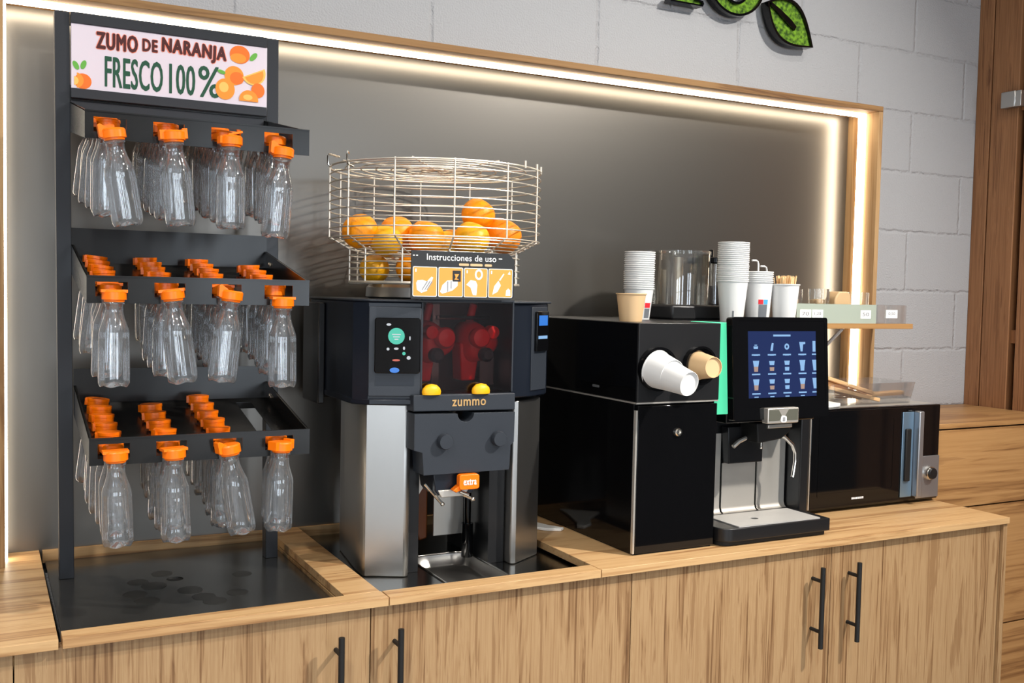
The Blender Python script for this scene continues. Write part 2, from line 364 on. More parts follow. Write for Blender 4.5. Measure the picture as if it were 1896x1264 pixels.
def rrect(x0, x1, z0, z1, r, n=5, corners=(1, 1, 1, 1)):
    P = []
    for (cx, cz, a, on) in ((x1-r, z0+r, -90, corners[0]), (x1-r, z1-r, 0, corners[1]), (x0+r, z1-r, 90, corners[2]), (x0+r, z0+r, 180, corners[3])):
        for i in range(n+1):
            t = R(a+90*i/n)
            if on: P.append((cx+r*math.cos(t), cz+r*math.sin(t)))
            else:
                q = R(a+45); P.append((cx+r*(1 if math.cos(q) > 0 else -1), cz+r*(1 if math.sin(q) > 0 else -1)))
    return P

# ------------------------------------------------------------------ room shell
HC = .92; FY = -.1392; PY = -.012; WY = -.6437
XR = 2.505
def struct(name, mb, m, **k): return build(name, mb, m, kind='structure', **k)
struct('wall_back', MB().box(-4, 3.4, 0, .12, 0, CEIL), M['block'], smooth=False)
struct('floor', MB().box(-4, 3.4, ROOM_Y, .1, -.1, 0), M['floor'], smooth=False)
struct('ceiling', MB().box(-4, 3.4, ROOM_Y, .1, CEIL, CEIL+.1), M['ceiling'], smooth=False)
struct('wall_left', MB().box(-4.1, -4, ROOM_Y, .1, 0, CEIL), M['roomwall'], smooth=False)
fw = MB()
xs = [-4] + [v for w in WIN for v in w] + [3.4]
for i in range(0, len(xs), 2): fw.box(xs[i], xs[i+1], ROOM_Y-.1, ROOM_Y, 0, CEIL)
for a, b in WIN: fw.box(a, b, ROOM_Y-.1, ROOM_Y, 0, .4); fw.box(a, b, ROOM_Y-.1, ROOM_Y, 2.8, CEIL)
struct('wall_front', fw, M['roomwall'], smooth=False)
for k, (a, b) in enumerate(WIN):
    g = MB(); g.box(a, a+.05, ROOM_Y-.06, ROOM_Y-.02, .4, 2.8); g.box(b-.05, b, ROOM_Y-.06, ROOM_Y-.02, .4, 2.8)
    g.box(a+.05, b-.05, ROOM_Y-.06, ROOM_Y-.02, .4, .45); g.box(a+.05, b-.05, ROOM_Y-.06, ROOM_Y-.02, 2.75, 2.8); g.box(a+.05, b-.05, ROOM_Y-.06, ROOM_Y-.02, 1.9, 1.94)
    struct('window_%d' % (k+1), g, M['blackmat'], smooth=False)
# right-hand wall: dark backing and upright boards
struct('wall_right', MB().box(3.16, 3.3, ROOM_Y, .1, 0, CEIL), M['blackmat'], smooth=False)
ys = [(.0, -.0575), (-.0625, -.1655), (-.193, -.255), (-.262, -.36), (-.39, -.47), (-.476, -.58), (-.61, -.70), (-.706, -.80), (-.83, -.92), (-.93, -1.04), (-1.07, -1.16), (-1.18, -1.30)]
for k, (a, b) in enumerate(ys):
    struct('trim_%d' % (k+1), MB().box(3.112, 3.15, b, a, 0, CEIL), M['slat'], bev=.002)
rails = MB()
for z in (1.37, 2.16): rails.box(3.128, 3.16, -1.3, 0, z, z+.045)
struct('trim_rail', rails, M['slat'], smooth=False)
build('wall_bracket', MB().prism([(3.085, -.118), (3.112, -.118), (3.112, -.19), (3.09, -.19), (3.09, -.17), (3.085, -.17)], 2.168, 2.222, 'xy'),
      M['steel'], bev=.002, label='small chrome bracket fixed to the brown upright boards at the right edge', cat='bracket')
# niche: grey panel, frame boards, LED strips
XF = 2.5086; ZT = 2.1136; TI = .0169; XL = .0418-TI
struct('wall_center', MB().box(XL, XF-.004, PY, 0, HC-.03, ZT-.004), M['panel'], smooth=False)
struct('trim_20', MB().box(XL, XF, FY, 0, ZT-TI, ZT), M['oak_frame'], bev=.0008)
struct('trim_21', MB().box(XF-TI, XF, FY, 0, HC, ZT-TI), M['oak_frame_v'], bev=.0008)
struct('trim_22', MB().box(XL, XL+TI, FY, 0, HC, ZT-TI), M['oak_frame_v'], bev=.0008)
def led(nm, lab, b): return build(nm, MB().box(*b), M['led_dim' if 'left' in lab else 'led'], smooth=False, label=lab, cat='light strip')
ly0, ly1 = -.087, -.061
led('led_strip', 'warm white light strip under the top board of the wood frame', (XL+TI, XF-TI, ly0, ly1, ZT-TI-.008, ZT-TI))
led('led_strip', 'warm white light strip down the right board of the wood frame', (XF-TI-.008, XF-TI, ly0, ly1, HC, ZT-TI-.008))
lo = led('led_strip', 'warm white light strip on the left board of the wood frame', (XL+TI, XL+TI+.006, ly0, ly1, HC, ZT-TI-.008))

# ceiling lamps (rings with the glow inside; the last ring belongs to the added downlight)
for k, (x, y) in enumerate([(2.75, -2.3), (1.3, -2.0), (-.4, -1.9), (.5, -3.6), (2.2, -4.2), (-1.8, -3.4), (-1.5, -1.4), (2.3, -1.2)]):
    mb = MB(); n = 32
    mb.ringprism([(x+.10*math.cos(2*math.pi*i/n), y+.10*math.sin(2*math.pi*i/n)) for i in range(n)], [(x+.075*math.cos(2*math.pi*i/n), y+.075*math.sin(2*math.pi*i/n)) for i in range(n)], CEIL-.03, CEIL, 'xy')
    build('ceiling_lamp', mb, M['roomwall'], label='round recessed ceiling lamp above the shop floor', cat='lamp', group='round recessed ceiling lamps')

# ------------------------------------------------------------------ counter
T = .0171
DY = -.628
def slab(x0, x1, y0, y1, z0=HC-T, z1=HC): return MB().box(x0, x1, y0, y1, z0, z1)
build('worktop', slab(-1.2, .1112, WY, PY-.0005), M['oak_x'], bev=.0008, label='oak worktop at the far left beside the sunken steel sheet', cat='worktop')
# rack module: front strip, dividing board, back ledge
mb = MB(); mb.box(.1175, .6925, WY, -.5989, HC-T, HC); mb.box(.618, .6905, -.5985, PY-.0005, HC-T, HC)
build('worktop', mb, M['oak_x2'], bev=.0008, label='oak worktop framing the sunken steel sheet under the bottle rack', cat='worktop')
mb = MB(); mb.box(.6945, 1.1755, WY, -.5989, HC-T, HC)
build('worktop', mb, M['oak_x'], bev=.0008, label='narrow oak worktop edge in front of the juicer', cat='worktop')
build('worktop', slab(1.1775, XR, WY, PY-.0005), M['oak_x2'], bev=.0008, label='long oak worktop under the coffee machine and microwave', cat='worktop')
# recess linings
build('ledge_board', MB().box(.1175, .6175, -.0225, PY-.0005, .893, HC), M['oak_edge'], smooth=False, label='oak ledge board behind the steel sheet of the bottle rack', cat='worktop edging')
build('ledge_board', MB().box(.6910, 1.1770, -.0225, PY-.0005, .893, HC), M['oak_edge'], smooth=False, label='oak ledge board behind the juicer', cat='worktop edging')
build('ledge_board', MB().box(.6150, .6175, -.5985, -.0230, .8930, HC-T-.0002), M['oak_edge'], smooth=False, label='oak edge strip along the right side of the sunken steel sheet', cat='worktop edging')

def pull(x, zt, zb, parent):
    mb = MB(); y = DY-.035; L = zt-zb
    mb.cyl((x, y, zb), (x, y, zt), .006, 14)
    for z in (zt-.034, zb+.040): mb.cyl((x, y, z), (x, DY+.001, z), .0045, 10)
    return build('handle', mb, M['blackmat'], parent)
def cabinet(x0, x1, doors, lab, i0):
    e = empty('base_cabinet', ((x0+x1)/2, -.3, 0), lab, 'cabinet')
    c = MB(); c.box(x0+.002, x0+.020, DY+.02, -.03, .08, HC-T-.058); c.box(x1-.020, x1-.002, DY+.02, -.03, .08, HC-T-.058); c.box(x0+.02, x1-.02, DY+.02, -.03, .08, .1); c.box(x0+.02, x1-.02, DY+.05, -.03, 0, .08)
    c.box(x0+.02, x1-.02, DY+.02, DY+.027, HC-T-.06, HC-T-.001)
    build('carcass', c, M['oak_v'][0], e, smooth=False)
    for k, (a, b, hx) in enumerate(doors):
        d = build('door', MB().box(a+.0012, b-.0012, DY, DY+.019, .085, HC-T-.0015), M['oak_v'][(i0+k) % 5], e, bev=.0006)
        if hx: h = pull(hx, .861, .663, e); h.parent = d; h.location = (0, 0, 0)
    return e
cabinet(-1.2, .0446, [(-1.2, -.58, None), (-.58, .0446, None)], 'oak base cabinet at the far left under the plain worktop', 3)
cabinet(.0446, 1.2662, [(.0446, .662, .593), (.662, 1.2662, .7113)], 'oak base cabinet with black handles under the bottle rack and juicer', 0)
e = cabinet(1.2662, 2.488, [(1.2662, 1.8598, 1.7988), (1.8598, 2.488, 1.9200)], 'oak base cabinet with black handles under the coffee machine', 2)
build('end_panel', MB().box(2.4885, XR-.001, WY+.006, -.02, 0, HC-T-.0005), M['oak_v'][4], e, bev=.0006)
# higher cabinet on the right
e = empty('drawer_cabinet', (2.81, -.19, 0), 'taller oak drawer cabinet at the right against the brown boards', 'cabinet')
build('top', MB().box(XR+.004, 3.110, -.385, -.001, 1.1286, 1.1436), M['cab_r'], e, bev=.0008)
build('carcass', MB().box(XR+.004, 3.110, -.36, -.002, .0, 1.128), M['blackmat'], e, smooth=False)
build('drawer', MB().box(XR+.004, 3.110, -.382, -.361, .886, 1.1235), M['cab_r'], e, bev=.0008)
build('drawer', MB().box(XR+.004, 3.110, -.382, -.361, .5, .881), M['cab_r'], e, bev=.0008)
build('drawer', MB().box(XR+.004, 3.110, -.382, -.361, .08, .495), M['cab_r'], e, bev=.0008)

# ------------------------------------------------------------------ bottle rack
rk = empty('bottle_rack', (.37, -.19, .897), 'tall dark metal rack of three trays holding orange-capped bottles', 'rack')
ZB = .897
# steel base sheet with a round cable hole
n = 24; hx, hy, hr = .357, -.275, .017
outer = rrect(.1225, .6135, -.596, -.026, .004, 5)
inner = [(hx+hr*math.cos(R(-90+15*i+7)), hy+hr*math.sin(R(-90+15*i+7))) for i in range(24)]
mb = MB(); mb.ringprism(outer, inner, ZB-.004, ZB, 'xy')
build('base_sheet', mb, M['sheet'], rk, smooth=False)
mb = MB(); mb.cyl((hx, hy, ZB-.012), (hx, hy, ZB-.004), hr+.002, 24); build('hole_liner', mb, M['blackmat'], rk)
lean = -.0085
for ki, (x, y, r_) in enumerate(((.268, -.355, .022), (.283, -.4075, .023), (.284, -.272, .020), (.338, -.226, .021), (.371, -.368, .024), (.388, -.423, .022), (.402, -.4598, .022), (.492, -.293, .019), (.454, -.42, .020), (.31, -.31, .024))):
    mb = MB(); q = random.Random(int(x*1e4)); mb.prism([(x+r_*(1+.06*q.random())*math.cos(2*math.pi*i/26), y+1.15*r_*(1+.06*q.random())*math.sin(2*math.pi*i/26)) for i in range(26)], ZB-.0003, ZB+.0001+.00003*ki, 'xy')
    build('dried_water_mark', mb, M['stain'], rk, smooth=False)
for (x0, x1) in ((.1412, .1695), (.5680, .5955)):
    y0, y1 = -.19, -.158; z1 = 2.057
    P = [(x0, y0, ZB), (x1, y0, ZB), (x1, y1, ZB), (x0, y1, ZB)]; Q = [(a+lean, b, z1) for a, b, c in P]
    build('post', MB().hexa(P+Q), M['rackpost'], rk, bev=.001)
# header frame and sign
sx0, sx1 = .1625, .5585
mb = MB(); mb.box(sx0, sx1, -.200, -.165, 2.0345, 2.0565); mb.box(sx0, sx1, -.206, -.165, 1.884, 1.9035); mb.box(sx0+.001, sx1-.004, -.196, -.165, 1.862, 1.880)
build('header_rail', mb, M['rackpost'], rk, bev=.001)
sg = build('header_sign', MB().box(sx0+.001, sx1+.0015, -.197, -.185, 1.9035, 2.0345), M['sign_white'], rk, bev=.0008)
SY = -.1972
def sxz(u, v): return .1635+.396*u, 1.9045+.128*v
def stext(nm, s, u0, u1, v0, v1, m, bold, y=SY, rot=0, dep=.0005):
    a, b = sxz(u0, v0); c, d = sxz(u1, v1); return text(nm, s, a, c, b, d, y, m, sg, dep, bold, rot=rot)
for m_, bo, yy in (('coral', .085, SY), ('maroon', .045, SY-.0006)):
    mm = M[m_]
    stext('lettering_top', 'ZUMO', .122, .318, .670, .92, mm, bo, yy)
    stext('lettering_top', 'DE', .347, .418, .715, .90, mm, bo, yy)
    stext('lettering_top', 'NARANJA', .445, .775, .665, .94, mm, bo, yy, R(2))
for ch, a, b in (('FRESCO', .162, .446), ('100', .482, .612), ('%', .632, .745)):
    stext('lettering_bottom', ch, a, b, .075, .555 if ch != '%' else .58, M['dgreen'], .015, SY)
mb, mb2, mb3, mb4 = ('print_orange', 'po'), ('print_orange_deep', 'po2'), ('print_orange_pale', 'po3'), ('print_leaf', 'lgreen')
_lay = [0]
def od(kind, u, v, r, y=0, **k):
    x, z = sxz(u, v); _lay[0] += 1; yy = SY-.0001*_lay[0]; q = MB(); disc(q, x, z, r, r*k.pop('q', 1), yy, t=.0002, **k)
    build(kind[0], q, M[kind[1]], sg, smooth=False)
od(mb2, .055, .12, .0165, q=.95); od(mb, .020, .13, .0155, a0=R(-80), a1=R(80)); od(mb3, .012, .12, .009, a0=R(-85), a1=R(85))
od(mb4, .022, .36, .0050, q=1.9, rot=.5); od(mb4, .058, .38, .0050, q=1.9, rot=-.35)
od(mb2, .850, .84, .0215, q=.9); od(mb, .842, .78, .017, q=.6); od(mb4, .925, .83, .0055, q=2, rot=-.7)
od(mb, .820, .48, .0205); od(mb2, .835, .44, .015, q=.9); od(mb, .772, .24, .0205, q=1.1); od(mb3, .765, .27, .010, q=1.1)
od(mb4, .752, .52, .004, q=2.2, rot=1.3)
od(mb3, .925, .56, .0265, a0=R(205), a1=R(385)); od(mb, .927, .54, .021, a0=R(205), a1=R(385))
od(mb2, .950, .27, .0145, q=1.1); od(mb, .900, .10, .0205, a0=R(-10), a1=R(190)); od(mb3, .895, .14, .010, q=.6)

SL = .194; YF = -.525; YB = -.19
COLX = [.2085, .3078, .4095, .507]
TZ = [1.812, 1.524, 1.235]
DXT = [-.006, -.003, .001]
def tray(zr, dx):
    x0, x1 = .1672+dx, .5665+dx; t = .002; h = .048
    rim = lambda y: zr + SL*(y-YF)
    flo = lambda y: zr - .037 + .195*(y-YF)
    c = MB()
    # sides
    for a, b in ((x0, x0+t), (x1-t, x1)):
        P = [(YF, rim(YF)-h), (YF, rim(YF)), (YB, rim(YB)), (YB, rim(YB)-h-.012)]
        c.prism(P, a, b, 'yz')
        lipx = (a-.0, b+.003) if a == x0 else (a-.003, b)
        c.prism([(YF, rim(YF)-.0015), (YF, rim(YF)), (YB, rim(YB)), (YB, rim(YB)-.0015)], lipx[0], lipx[1], 'yz')
    # back plate
    c.box(x0, x1, YB-t, YB, rim(YB)-h-.012, rim(YB)+.034)
    # floor strips between slots
    sw = .0162
    xs_ = [x0+t] + [v for cx in COLX for v in (cx+dx-sw, cx+dx+sw)] + [x1-t]
    for i in range(0, len(xs_), 2):
        c.prism([(YF, flo(YF)-t), (YF, flo(YF)), (YB-t, flo(YB)), (YB-t, flo(YB)-t)], xs_[i], xs_[i+1], 'yz')
    for cx in COLX:
        c.prism([(YB-.03, flo(YB-.03)-t), (YB-.03, flo(YB-.03)), (YB-t, flo(YB)), (YB-t, flo(YB)-t)], cx+dx-sw, cx+dx+sw, 'yz')
    # front lip with T-shaped cut-outs
    zt, zb = rim(YF), rim(YF)-h; nw = .027; sh = .0125
    edges = [x0] + [v for cx in COLX for v in (cx+dx-nw, cx+dx+nw)] + [x1]
    for i in range(0, len(edges), 2): c.box(edges[i], edges[i+1], YF-t, YF, zb, zt)
    for cx in COLX:
        cx += dx
        c.box(cx-nw, cx+nw, YF-t, YF, zt-.010, zt)
        c.box(cx-nw, cx-.0165, YF-t, YF, zb, zb+.012); c.box(cx+.0165, cx+nw, YF-t, YF, zb, zb+.012)
    c.box(x0, x1, YF-t-.0015, YF+.004, zt-.0015, zt+.001)
    tr = build('tray', c, M['rack'], rk, smooth=False)
    s = MB()
    for yy in (-.225, -.238): s.ball((x1-t-.001, yy, rim(yy)-.022), .004, (.6, 1, 1), 2)
    build('screw', s, M['chrome'], tr, local=False)
    return flo
FLO = [tray(z, d) for z, d in zip(TZ, DXT)]

# one bottle with cap; origin at the underside of the cap
def make_bottle(style):
    e = bpy.data.objects.new('juice_bottle', None); COL.objects.link(e); e.empty_display_size = .02
    prof = [(.0150, .004), (.0152, -.004), (.0172, -.0055), (.0172, -.0075), (.0150, -.009), (.0152, -.022), (.0172, -.031), (.0212, -.043), (.0246, -.053), (.0258, -.062), (.0252, -.066), (.0258, -.072), (.0262, -.100), (.0266, -.138), (.0262, -.147), (.0235, -.152), (.016, -.1505), (.008, -.146), (.0001, -.144)]
    b = MB()
    b.lathe(prof, 48)
    for v in b.bm.verts:   # petalled foot
        a = math.atan2(v.co.y, v.co.x); z = v.co.z
        if z < -.148: v.co.z += .0014*math.cos(5*a)*(1 if v.co.xy.length > .006 else 0)
    build('bottle_body', b, M['pet'], e, local=True, ang=60)
    c = MB(); n = 36; r = .0205
    P = [(r*(1+.012*(i % 2))*math.cos(2*math.pi*i/n), r*(1+.012*(i % 2))*math.sin(2*math.pi*i/n)) for i in range(n)]
    c.prism(P, 0, .0135, 'xy'); c.lathe([(r, .0135), (r-.002, .0165), (.0005, .0172)], n)
    c.lathe([(.017, -.004), (.0175, 0)], n, capb=True)
    if style == 0:    # hinged tab standing up on one side
        c.prism([(-.0215, .002), (-.0245, .004), (-.0250, .024), (-.021, .026), (-.008, .0175), (-.008, .004)], -.009, .009, 'xz')
    elif style == 1:
        c.box(-.0245, -.014, -.011, .011, .001, .0175); c.box(.0145, .0235, -.010, .010, .002, .020)
    elif style == 2:  # opened flap raised across the top
        c.box(-.004, .024, -.011, .011, .017, .021, Matrix.Rotation(R(-16), 4, 'Y')); c.box(-.0235, -.016, -.008, .008, .001, .014)
    elif style == 3:
        c.box(-.0225, .0215, -.0125, .0125, .0125, .0178)
    else:
        c.prism([(.0215*math.cos(2*math.pi*i/24), .0215*math.sin(2*math.pi*i/24)) for i in range(24)], .0135, .0195, 'xy'); c.box(-.0245, -.010, -.008, .008, .004, .0185)
    build('cap', c, M['orangeP'], e, bev=.0012, local=True)
    return e
protos = [make_bottle(k) for k in range(5)]
ordn = ['front', 'second', 'third', 'fourth', 'fifth', 'sixth', 'seventh', 'eighth']
rown = ['leftmost row', 'second row from left', 'third row from left', 'rightmost row']
trn = ['top tray', 'middle tray', 'bottom tray']
YS = [-.5485 + .0525*k for k in range(7)]
counts = [[7, 7, 7, 6], [7, 7, 7, 6], [7, 6, 7, 2]]
FR = {  # front bottles: cap centre x, z, sideways lean in degrees, cap style, cap yaw
 (0, 0): (.2070, 1.7640, 9, 0, 0), (0, 1): (.3066, 1.7690, 5, 1, 0), (0, 2): (.4077, 1.7690, 0, 2, 10), (0, 3): (.5029, 1.7560, -5, 0, 0),
 (1, 0): (.2073, 1.4830, 0, 3, 0), (1, 1): (.3068, 1.4860, 7, 3, -15), (1, 2): (.4096, 1.4860, -6, 0, 0), (1, 3): (.5066, 1.4750, 0, 3, 0),
 (2, 0): (.2105, 1.1990, 1.5, 3, 0), (2, 1): (.3099, 1.1985, 1.5, 3, 10), (2, 2): (.4096, 1.2010, 9, 0, 15), (2, 3): (.5062, 1.2010, -2, 1, 30)}
made = [0]*5
rnd = random.Random(3)
for t in range(3):
    for c in range(4):
        for k in range(counts[t][c]):
            if k == 0: x, z, ln, st, yaw = FR[(t, c)]; y = YS[0]; sw = 0
            else:
                x = COLX[c]+DXT[t]+rnd.uniform(-.0015, .0015); y = YS[k] + (.004 if c == 1 and t == 2 else 0); z = FLO[t](y)+.0025
                ln = rnd.uniform(-2.5, 2.5) + (-4 if k > 3 and c == 0 else 0); sw = rnd.uniform(-1, 1); st = 4 if k > 1 else rnd.choice((0, 3, 4)); yaw = rnd.uniform(-20, 20)
            p = protos[st]
            if made[st] == 0: o = p; made[st] = 1
            else: o = copy_tree(p)
            o.location = (x, y, z)
            o.rotation_euler = (Matrix.Rotation(R(-ln), 3, 'Y') @ Matrix.Rotation(R(sw), 3, 'X') @ Matrix.Rotation(R(yaw), 3, 'Z')).to_euler()
            if k == 0: lab = 'clear orange-capped bottle hanging foremost in the %s of the %s' % (rown[c], trn[t])
            else: lab = 'clear orange-capped bottle, %s from front in the %s of the %s' % (ordn[k], rown[c], trn[t])
            tag(o, lab, 'bottle', 'orange-capped bottles hanging in the %s' % trn[t])

# ------------------------------------------------------------------ juicer
JX = .93
jc = empty('orange_juicer', (JX, -.3, .897), 'anthracite orange juicing machine with steel legs and wire basket of oranges', 'juicer')
def mir(P): return [(2*JX-x, y) for x, y in P][::-1]
ZL = 1.268
# legs: brushed steel, canted faces
L = [(.7225, -.352), (.7200, -.410), (.7235, -.4165), (.7985, -.4535), (.8040, -.452), (.812, -.445), (.812, -.430), (.752, -.178), (.744, -.178)]
mbL = MB(); mbL.prism(L, ZB, ZL, 'xy'); build('leg', mbL, M['steel'], jc, bev=.003)
mbR = MB(); mbR.prism([(1.0545, -.4495), (1.0600, -.4535), (1.0670, -.4540), (1.1530, -.3990), (1.1560, -.393), (1.148, -.22), (1.125, -.215), (1.052, -.305)], ZB, ZL, 'xy'); build('leg', mbR, M['steel'], jc, bev=.003)
mb = MB(); mb.box(.812, .842, -.425, -.2, ZB, ZL); build('leg_inner_panel', mb, M['blacksat'], jc)
mb = MB(); mb.box(1.012, 1.051, -.425, -.2, ZB, ZL); build('leg_inner_panel', mb, M['blacksat'], jc)
# head: two shoulder blocks, back and roof round a hollow chamber
ZH0, ZH1 = 1.268, 1.489
sh = [(.692, -.412), (.716, -.442), (.8215, -.478), (.8215, -.19), (.692, -.10)]
shR = [(1.038, -.47), (1.077, -.464), (1.090, -.462), (1.150, -.425), (1.168, -.40), (1.168, -.10), (1.038, -.19)]
build('shoulder', MB().prism(sh, ZH0+.008, ZH1-.004, 'xy'), M['anthdark'], jc, bev=.003)
build('shoulder', MB().prism(shR, ZH0+.008, ZH1-.004, 'xy'), M['anthdark'], jc, bev=.003)
# undertray rims, a little wider
mb = MB(); mb.prism([(.690, -.408), (.718, -.446), (.818, -.482), (.818, -.30), (.690, -.2)], ZH0, ZH0+.014, 'xy'); build('skirt', mb, M['anthdark'], jc, bev=.003)
mb = MB(); mb.box(.8215, 1.038, -.24, -.11, ZH0, ZH1-.004); build('back_body', mb, M['blacksat'], jc)
mb = MB(); mb.prism([(.690, -.415), (.716, -.447), (.8215, -.482), (1.04, -.478), (1.092, -.468), (1.172, -.41), (1.172, -.095), (.690, -.095)], ZH1-.004, ZH1+.001, 'xy'); build('roof', mb, M['anth'], jc, bev=.002)
mb = MB(); mb.box(.676, .6915, -.22, -.095, 1.248, 1.478); mb.box(.70, 1.16, -.10, -.07, 1.25, 1.47); build('rear_box', mb, M['blacksat'], jc, bev=.003)
mb = MB(); mb.box(.8215, 1.038, -.30, -.242, ZH0, ZH1-.004); build('chamber_wall', mb, pm('chamber_brown', (.09, .055, .045), .5), jc)
# control panel plate on the left shoulder, canted like it
def on_face(a, b, u0, u1, z0, z1, o0, o1, rad=None):
    """a plate lying on the upright face from a to b (xy), between fractions u0,u1 and heights z0,z1, standing out o0..o1"""
    a, b = Vector(a), Vector(b); d = b-a; nrm = Vector((d.y, -d.x)).normalized()
    pts = rrect(u0, u1, z0, z1, rad[0], 4) if rad else None
    mbx = MB()
    Ln = d.length
    def W(u, z, o): p = a + d*(u/Ln) + nrm*o; return (p.x, p.y, z)
    if rad is None: poly = [(u0, z0), (u1, z0), (u1, z1), (u0, z1)]
    else: poly = pts
    nn = len(poly)
    mbx.add([W(u, z, o0) for u, z in poly] + [W(u, z, o1) for u, z in poly], [tuple(range(nn)), tuple(range(2*nn-1, nn-1, -1))] + [(i, (i+1) % nn, nn+(i+1) % nn, nn+i) for i in range(nn)])
    return mbx
A, Bp = (.716, -.442), (.8215, -.478)
FL = (Vector(Bp)-Vector(A)).length
pl = build('control_plate', on_face(A, Bp, 0, FL-.002, 1.287, 1.475, 0, .004), M['anth'], jc, bev=.0015)
build('control_plate_inset', on_face(A, Bp, .015, FL-.016, 1.310, 1.332, .004, .005), M['anthdark'], jc)
scr = build('touch_screen', on_face(A, Bp, .012, FL-.004, 1.336, 1.452, .004, .016, (.006,)), M['black'], jc, bev=.002)
def fdisc(face, u, z, r, q, o, n=22):
    a, b = Vector(face[0]), Vector(face[1]); d = (b-a).normalized(); nrm = Vector((d.y, -d.x)); mbx = MB(); P = []
    for i in range(n):
        t = 2*math.pi*i/n; uu, zz = u+r*math.cos(t), z+r*q*math.sin(t); P.append((uu, zz))
    V = [(a.x+d.x*uu+nrm.x*oo, a.y+d.y*uu+nrm.y*oo, zz) for oo in (o, o+.0006) for uu, zz in P]
    mbx.add(V, [tuple(range(n)), tuple(range(2*n-1, n-1, -1))] + [(i, (i+1) % n, n+(i+1) % n, n+i) for i in range(n)]); return mbx
F_ = (A, Bp)
build('start_button', fdisc(F_, .057, 1.414, .0172, 1, .0162), M['mint'], scr)
for (u, z, r, q, mm) in ((.041, 1.438, .0048, .55, 'wlight'), (.040, 1.387, .003, 1, 'wlight'), (.057, 1.388, .0048, .5, 'wlight'), (.073, 1.389, .0022, 1.6, 'wlight'), (.073, 1.378, .0035, 1, 'mint'), (.057, 1.364, .008, .28, 'redl'), (.083, 1.369, .0042, .9, 'wlight'), (.085, 1.410, .0014, 3.2, 'wlight')):
    build('screen_icon', fdisc(F_, u, z, r, q, .0162), M[mm], scr)
build('blue_lamp', fdisc(F_, .054, 1.343, .010, .55, .0162), M['blue'], scr, label='small blue glowing lamp')
for zz, ww in ((1.4165, .009), (1.4115, .007), (1.4065, .004)):
    build('button_text', on_face(A, Bp, .057-ww, .057+ww, zz, zz+.0022, .0169, .0174), M['wlight'], scr)
a_, d_ = Vector(A), (Vector(Bp)-Vector(A)).normalized()
# right-hand display panel
A2, B2 = (1.090, -.462), (1.150, -.425)
F2 = (A2, B2); L2 = (Vector(B2)-Vector(A2)).length
build('side_plate', on_face(A2, B2, .001, L2-.001, 1.290, 1.478, 0, .003), M['anth'], jc, bev=.001)
d2 = build('payment_display', on_face(A2, B2, .012, L2-.004, 1.378, 1.468, .003, .010, (.004,)), M['black'], jc, bev=.001)
build('lit_display', on_face(A2, B2, .020, L2-.012, 1.436, 1.459, .0102, .0108), M['blue'], d2, label='small blue lit display')
build('lit_text', on_face(A2, B2, .018, L2-.012, 1.406, 1.413, .0102, .0108), M['icon'], d2)
# smoked cover
DYJ = -.476
build('smoked_cover', MB().box(.8195, 1.038, DYJ-.0015, DYJ+.0015, 1.292, 1.4885), M['smoke'], jc, smooth=False)
mb = MB(); mb.box(.8195, 1.038, DYJ-.004, DYJ+.004, 1.4885, 1.4925); mb.box(.8195, .8225, DYJ-.003, DYJ+.003, 1.292, 1.4885); mb.box(1.035, 1.038, DYJ-.003, DYJ+.003, 1.292, 1.4885)
build('cover_edge', mb, M['anth'], jc)
# squeezing gear, red
for (cx, cz, mir_) in ((.882, 1.396, -1), (.990, 1.396, 1)):
    g = MB(); Rx = Matrix.Rotation(R(90), 3, 'X')
    g.lathe([(.0001, -.05), (.030, -.05), (.043, -.040), (.046, .0), (.041, .022), (.030, .034), (.012, .037)], 48, (cx, -.385, cz), Rx, capt=True, lobes=3, amp=.13)
    g.lathe([(.016, .03), (.022, .036), (.024, .050), (.019, .058), (.0001, .060)], 30, (cx-.012*mir_, -.385, cz+.012), Rx)
    g.lathe([(.012, .02), (.016, .034), (.014, .052), (.0001, .056)], 24, (cx+.020*mir_, -.385, cz+.024), Rx)
    build('squeezing_drum', g, M['red'], jc, ang=50)
    h = MB(); h.lathe([(.013, 0), (.016, .004), (.016, .020), (.010, .026)], 24, (cx+.006*mir_, -.415, cz-.026), Rx, True, True)
    build('drum_hub', h, M['anth'], jc)
    k_ = MB(); k_.prism([(cx-.040, 1.31), (cx-.006, 1.31), (cx+.004, cz-.02), (cx-.044, cz)], -.40, -.35); k_.cyl((cx-.008, -.36, cz+.03), (cx+.006, -.36, 1.482), .009, 14); build('squeezing_arm', k_, M['red'], jc, bev=.004)
g = MB(); g.box(.895, .912, -.36, -.32, 1.30, 1.48); g.cyl((.905, -.37, 1.45), (1.03, -.37, 1.45), .005, 10); g.box(.995, 1.03, -.40, -.36, 1.30, 1.36); build('squeezer_frame', g, M['steeldark'], jc)
